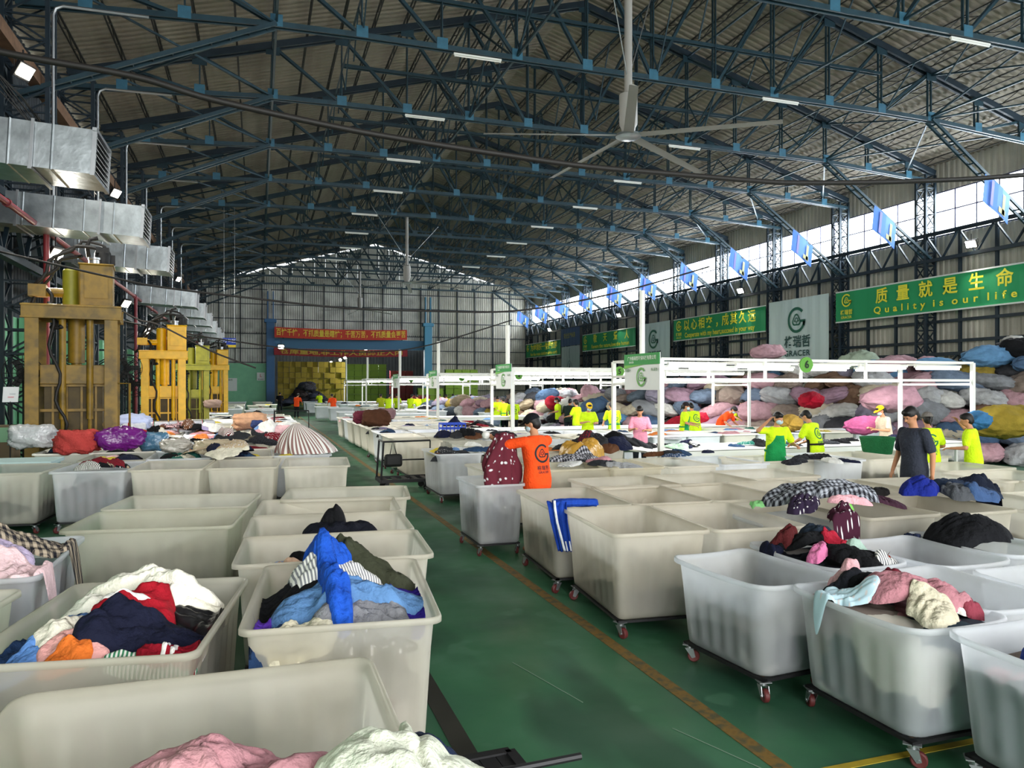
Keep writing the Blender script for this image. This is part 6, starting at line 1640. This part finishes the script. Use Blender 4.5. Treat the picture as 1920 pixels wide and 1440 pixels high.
# ------------------------------------------------------------------ trolleys
def trolley(x, y, rz, label, bag=False, L=1.0, W=.62, h=.95):
    t = empty('platform_trolley', (x, y, 0), rz)
    b = MB()
    for s in (-1, 1): b.box((0, s * W / 2, .2), (L, .05, .06)); b.box((s * L / 2, 0, .2), (.05, W, .06))
    for k in range(5): b.box((-L / 2 + L * (k + .5) / 5, 0, .21), (.08, W, .02))
    b.build('platform', M['dark_steel'], t)
    b = MB(); b.tube([(-L / 2, -W / 2 + .03, .2), (-L / 2 + .05, -W / 2 + .03, h)], .02, 8); b.tube([(-L / 2, W / 2 - .03, .2), (-L / 2 + .05, W / 2 - .03, h)], .02, 8); b.build('uprights', M['dark_steel'], t, 'auto')
    b = MB(); b.tube([(-L / 2 + .05, -W / 2 + .03, h), (L / 2 - .05, -W / 2 + .03, h + .01)], .018, 8); b.tube([(-L / 2 + .05, W / 2 - .03, h), (-L / 2 + .05, -W / 2 + .03, h)], .018, 8); b.tube([(-L / 2 + .02, -W / 2 + .03, .6), (L / 2 - .05, -W / 2 + .03, .6)], .014, 8); b.tube([(L / 2 - .05, -W / 2 + .03, .22), (L / 2 - .05, -W / 2 + .03, h + .01)], .014, 8); b.build('rail', M['dark_steel'], t, 'auto')
    for sx in (-1, 1):
        for sy in (-1, 1):
            b = MB(); b.lathe([(.02, -.02), (.06, -.022), (.065, 0), (.06, .022), (.02, .02)], (sx * (L / 2 - .12), sy * (W / 2 - .06), .065), 16, 'y'); b.build('wheel', M['black'], t, smooth='auto')
            b = MB(); b.box((sx * (L / 2 - .12), sy * (W / 2 - .06), .13), (.07, .07, .09)); b.build('fork', M['dark_steel'], t)
    if bag:
        q = empty('hanging_case', (x, y, 0), rz); b = MB(); b.box((-L / 2 + .22, -W / 2 - .05, .6), (.34, .14, .24)); b.build('case_body', M['black'], q, bevel=.05)
        b = MB(); b.tube([(-L / 2 + .16, -W / 2 - .05, .72), (-L / 2 + .22, -W / 2 + .0, h + .02), (-L / 2 + .28, -W / 2 - .05, .72)], .01, 6); b.build('strap', M['black'], q); tag(q, 'black case hanging by its strap from the black trolley rail', 'case')
    tag(t, label, 'trolley'); return t


trolley(2.72, 14.7, .0, 'black platform trolley parked at the bin row beside the aisle', True, L=1.0)
trolley(1.0, 24.5, .0, 'thin black trolley frame far down the aisle', L=1.1, h=1.25)
trolley(.98, 3.05, .05, 'black trolley corner poking in at the bottom beside the cream windbreaker', L=.42, W=.9, h=.24)

# ------------------------------------------------------------------ plastic sacks on the left bins
def crumple(name, c, dims, seed, m, color, amp=.08, parent=None, n=26):
    b = MB(); v = []; f = []; rows = 24
    for i in range(rows + 1):
        ph = -math.pi / 2 + math.pi * i / rows
        for k in range(n):
            a = 2 * math.pi * k / n; e = .55; cx, sx = math.cos(a), math.sin(a); cp, sp = math.cos(ph), math.sin(ph)
            x = math.copysign(abs(cx) ** e, cx) * abs(cp) ** e; y = math.copysign(abs(sx) ** e, sx) * abs(cp) ** e; z = math.copysign(abs(sp) ** .7, sp)
            q = 1 + amp * float(nz(x * 1.3 + z, y * 1.3 - z * .7, seed, 3.2)) + amp * .6 * float(nz(x + y, z, seed + 1, 9)) - amp * .5 * abs(math.sin(6 * a + 9 * z + 3 * x)); v.append((x * dims[0] / 2 * q, y * dims[1] / 2 * q, z * dims[2] / 2 * q))
    for i in range(rows): f += [(i * n + k, i * n + (k + 1) % n, (i + 1) * n + (k + 1) % n, (i + 1) * n + k) for k in range(n)]
    b.add(v, f); me = b.mesh(name, M[m], True); return put(name, me, parent, c, 0, color)


def P_(x, y, D): X, Y = atD(x, D); return (X, Y, CAM_H + (HY - y) / F_PX * D)


M['film'] = plastic('clear_film', 'e8eaec', .15, .45, .12)
for (x, y, D, dm, m, c, lab) in ((62, 818, 13.4, (.75, .6, .42), 'shiny', 'b7b9bb', 'clear crinkled plastic sack leftmost in the row of sacks'), (146, 828, 13.2, (.72, .55, .42), 'fabric', 'b4433f', 'red woven sack between the clear and the purple sack'),
                                 (226, 822, 13.4, (.78, .55, .4), 'shiny', '6d1f78', 'glossy purple sack wrapped in clear film'), (290, 828, 13.9, (.5, .5, .36), 'shiny', '4d7793', 'steel blue sack right of the purple sack'),
                                 (248, 796, 19, (.9, .8, .5), 'print', 'aab4d4', 'pale blue flowered bundle behind the purple sack'), (330, 835, 12.9, (.5, .5, .25), 'shiny', 'a9a49b', 'clear bag heap on the empty cream bin'),
                                 (400, 838, 12.9, (.62, .5, .26), 'shiny', 'b9aa90', 'clear plastic bag of beige clothes above the lime green bin'), (468, 790, 19.5, (.85, .6, .45), 'fabric', 'd3a583', 'peach coloured blanket bundle at the middle of the back rows'),
                                 (482, 795, 18.8, (.3, .3, .2), 'fabric', '3c4a78', 'small blue bundle tucked in the peach blanket'), (705, 784, 20.2, (.75, .6, .45), 'fabric', '4b2f20', 'brown plush blanket bundle on the aisle bins'),
                                 (680, 782, 20.6, (.5, .5, .35), 'print', '5f2636', 'wine red flowered bundle beside the brown plush blanket'), (724, 776, 20.8, (.5, .4, .3), 'print', '7d6266', 'pink and black patterned cloth over the brown blanket'),
                                 (398, 757, 27, (.6, .5, .3), 'print', '8f7a70', 'pale patterned bundle at the foot of the third baler'), (540, 822, 13.6, (.3, .3, .2), 'fabric', 'cf8a9a', 'small pink piece under the striped bundle')):
    o = crumple('sack', P_(x, y, D), dm, int(x), m, c, .17, n=40); tag(o, lab, 'sack' if 'sack' in lab or 'bag' in lab else 'bundle')
# giant striped bundle
t = empty('striped_bundle', P_(575, 848, 13.4)); b = MB(); v = []; f = []; n = 60; rows = 18
for i in range(rows + 1):
    u = i / rows
    for k in range(n):
        a = 2 * math.pi * k / n; q = (1 - u ** 1.4) ** .7 * (1 + .07 * math.sin(9 * a + 4 * u) + .05 * math.sin(17 * a + 2 * u)); v.append((.5 * q * math.cos(a) - .18 * u, .4 * q * math.sin(a), .52 * u))
f = [(i * n + k, i * n + (k + 1) % n, (i + 1) * n + (k + 1) % n, (i + 1) * n + k) for i in range(rows) for k in range(n)]; b.add(v, f); me = b.mesh('striped_cloth', M['stripe'], True); ul = me.uv_layers.new()
for lp in me.loops: k = lp.vertex_index % n; ul.data[lp.index].uv = (k / n * 3, lp.vertex_index / n / 12)
put('striped_cloth', me, t, color='8c6a66'); tag(t, 'large bundle of red and beige striped cloth beside the aisle', 'bundle')
b = MB(); b.tube([(0, 0, 0), (.02, -.02, -.12), (.0, -.03, -.3)], .02, 6); b.build('red_tie', M['fabric'], t, color='b0182c')
for p in ((12, 82, 4.6), (6, 86, 4.4)):  # unseen point lights added near the bulbs to brighten the store room
    l = bpy.data.lights.new('store_fill_light', 'POINT'); l.energy = 900; l.shadow_soft_size = .3; lo = bpy.data.objects.new('store_fill_light', l); lo.location = p; COL.objects.link(lo)
# blue crate on the table
t = empty('blue_crate', P_(848, 803, 19.4)); b = MB()
for s in (-1, 1):
    for z in (-.12, 0, .12): b.box((0, s * .2, z), (.6, .02, .04)); b.box((s * .3, 0, z), (.02, .4, .04))
    for k in range(7): b.box((-.3 + .1 * k, s * .2, 0), (.02, .02, .26))
b.box((0, 0, -.13), (.6, .4, .02)); b.build('crate_body', M['ink'], t, color='2b4fc0'); tag(t, 'blue slotted plastic crate on the bins behind the man in orange', 'crate')
# turquoise lidded box far left
X, Y = atD(35, 11.8); t = empty('turquoise_box', (X, Y, 0)); b = MB(); b.box((0, 0, .4), (1.0, .8, .8)); b.build('box_body', M['ink'], t, color='6f979c', bevel=.04); b = MB(); b.box((0, 0, .83), (1.08, .86, .06)); b.box((.1, -.43, .78), (.24, .02, .05)); b.build('lid', M['ink'], t, color='a8c0c0', bevel=.02); tag(t, 'turquoise plastic box with pale lid at the picture edge', 'box')
b = MB(); X, Y = atD(-12, 15.6); t = empty('stacked_carton', (X, Y, 0)); b.box((0, 0, .6), (.8, .6, 1.2)); b.build('carton_body', mat('brown_carton', '7d6a54', .8), t); b = MB(); b.box((0, -.31, 1.02), (.8, .01, .3)); b.build('green_print', M['ink'], t, color='93bf9a'); tag(t, 'brown carton with a green and white band beside the large baler', 'carton')
b = MB(); p = P_(1645, 846, 13.6); t = empty('green_fabric_bin', (p[0], p[1], 0)); b.lathe([(.24, .8), (.3, 1.1), (.27, 1.1), (.22, .84)], n=20); b.build('bin_body', M['fabric'], t, smooth='auto', color='276b42'); tag(t, 'green fabric basket in front of the woman in the yellow cap', 'basket')
b = MB(); p = P_(1160, 832, 15.2); t = empty('grey_tub', (p[0], p[1], .82)); b.lathe([(.24, -.1), (.3, .22), (.28, .22), (.23, -.08)], n=20); b.build('tub_body', M['ink'], t, smooth='auto', color='8d8f93'); tag(t, 'grey tub below the dark heap behind the man in orange', 'tub')
# junk against the duct wall between the balers, and hidden machine parts
for i, (x, y, D) in enumerate(((45, 700, 15), (240, 690, 20), (250, 720, 21))):
    t = empty('pedestal_fan', P_(x, y, D)); t.location.z = 0; z = CAM_H + (HY - y) / F_PX * D; b = MB(); b.tube([(0, 0, 0), (0, 0, z)], .03, 8); b.lathe([(.2, 0), (.2, .03)], n=16); b.build('stand', M['black'], t, smooth='auto')
    b = MB()
    for rr in (.1, .19, .28, .36):
        b.tube([(rr * math.cos(k * math.pi / 12), -.1, z + rr * math.sin(k * math.pi / 12)) for k in range(25)], .008, 4)
    for k in range(12): b.tube([(0, -.13, z), (.36 * math.cos(k * math.pi / 6), -.1, z + .36 * math.sin(k * math.pi / 6))], .006, 4)
    b.build('guard', M['dark_steel'], t); b = MB()
    for k in range(3): a = k * 2.09; b.box((.16 * math.cos(a), -.04, z + .16 * math.sin(a)), (.26, .015, .13), Matrix.Rotation(-a, 3, 'Y'))
    b.tube([(0, -.1, z), (0, .15, z)], .07, 10); b.build('fan_blades', M['black'], t); tag(t, 'black pedestal fan by the duct wall, %s' % ('left of the large baler', 'right of the large baler', 'beyond the large baler')[i], 'fan', 'pedestal fans')

# ------------------------------------------------------------------ labels: look-alikes are told apart by their order in the hall
bpy.context.view_layer.update()
tops = [o for o in S.objects if o.parent is None and o.get('label') and o.get('category')]
by = {}
for o in tops: by.setdefault(o['label'], []).append(o)


def ordn(n):
    w_ = 'first second third fourth fifth sixth seventh eighth ninth tenth eleventh twelfth'.split()
    return w_[n - 1] if n <= 12 else '%d%s' % (n, 'th' if 10 < n % 100 < 14 else {1: 'st', 2: 'nd', 3: 'rd'}.get(n % 10, 'th'))


for lab, os_ in by.items():
    if len(os_) < 2: continue
    os_.sort(key=lambda o: pj(*o.matrix_world.translation)[0])
    base = ' '.join(lab.split()[:11])
    for i, o in enumerate(os_): o['label'] = base + ', ' + ordn(i + 1) + ' from left'
    for o in os_:
        if not o.get('group'): o['group'] = base
tri = sum(len(o.data.polygons) * 2 for o in S.objects if o.type == 'MESH'); um = {o.data.name: len(o.data.polygons) * 2 for o in S.objects if o.type == 'MESH'}
print('objects', len(S.objects), 'top', len(tops), 'tris', tri, 'unique', sum(um.values()), 'max', sorted(um.items(), key=lambda q: -q[1])[:8])
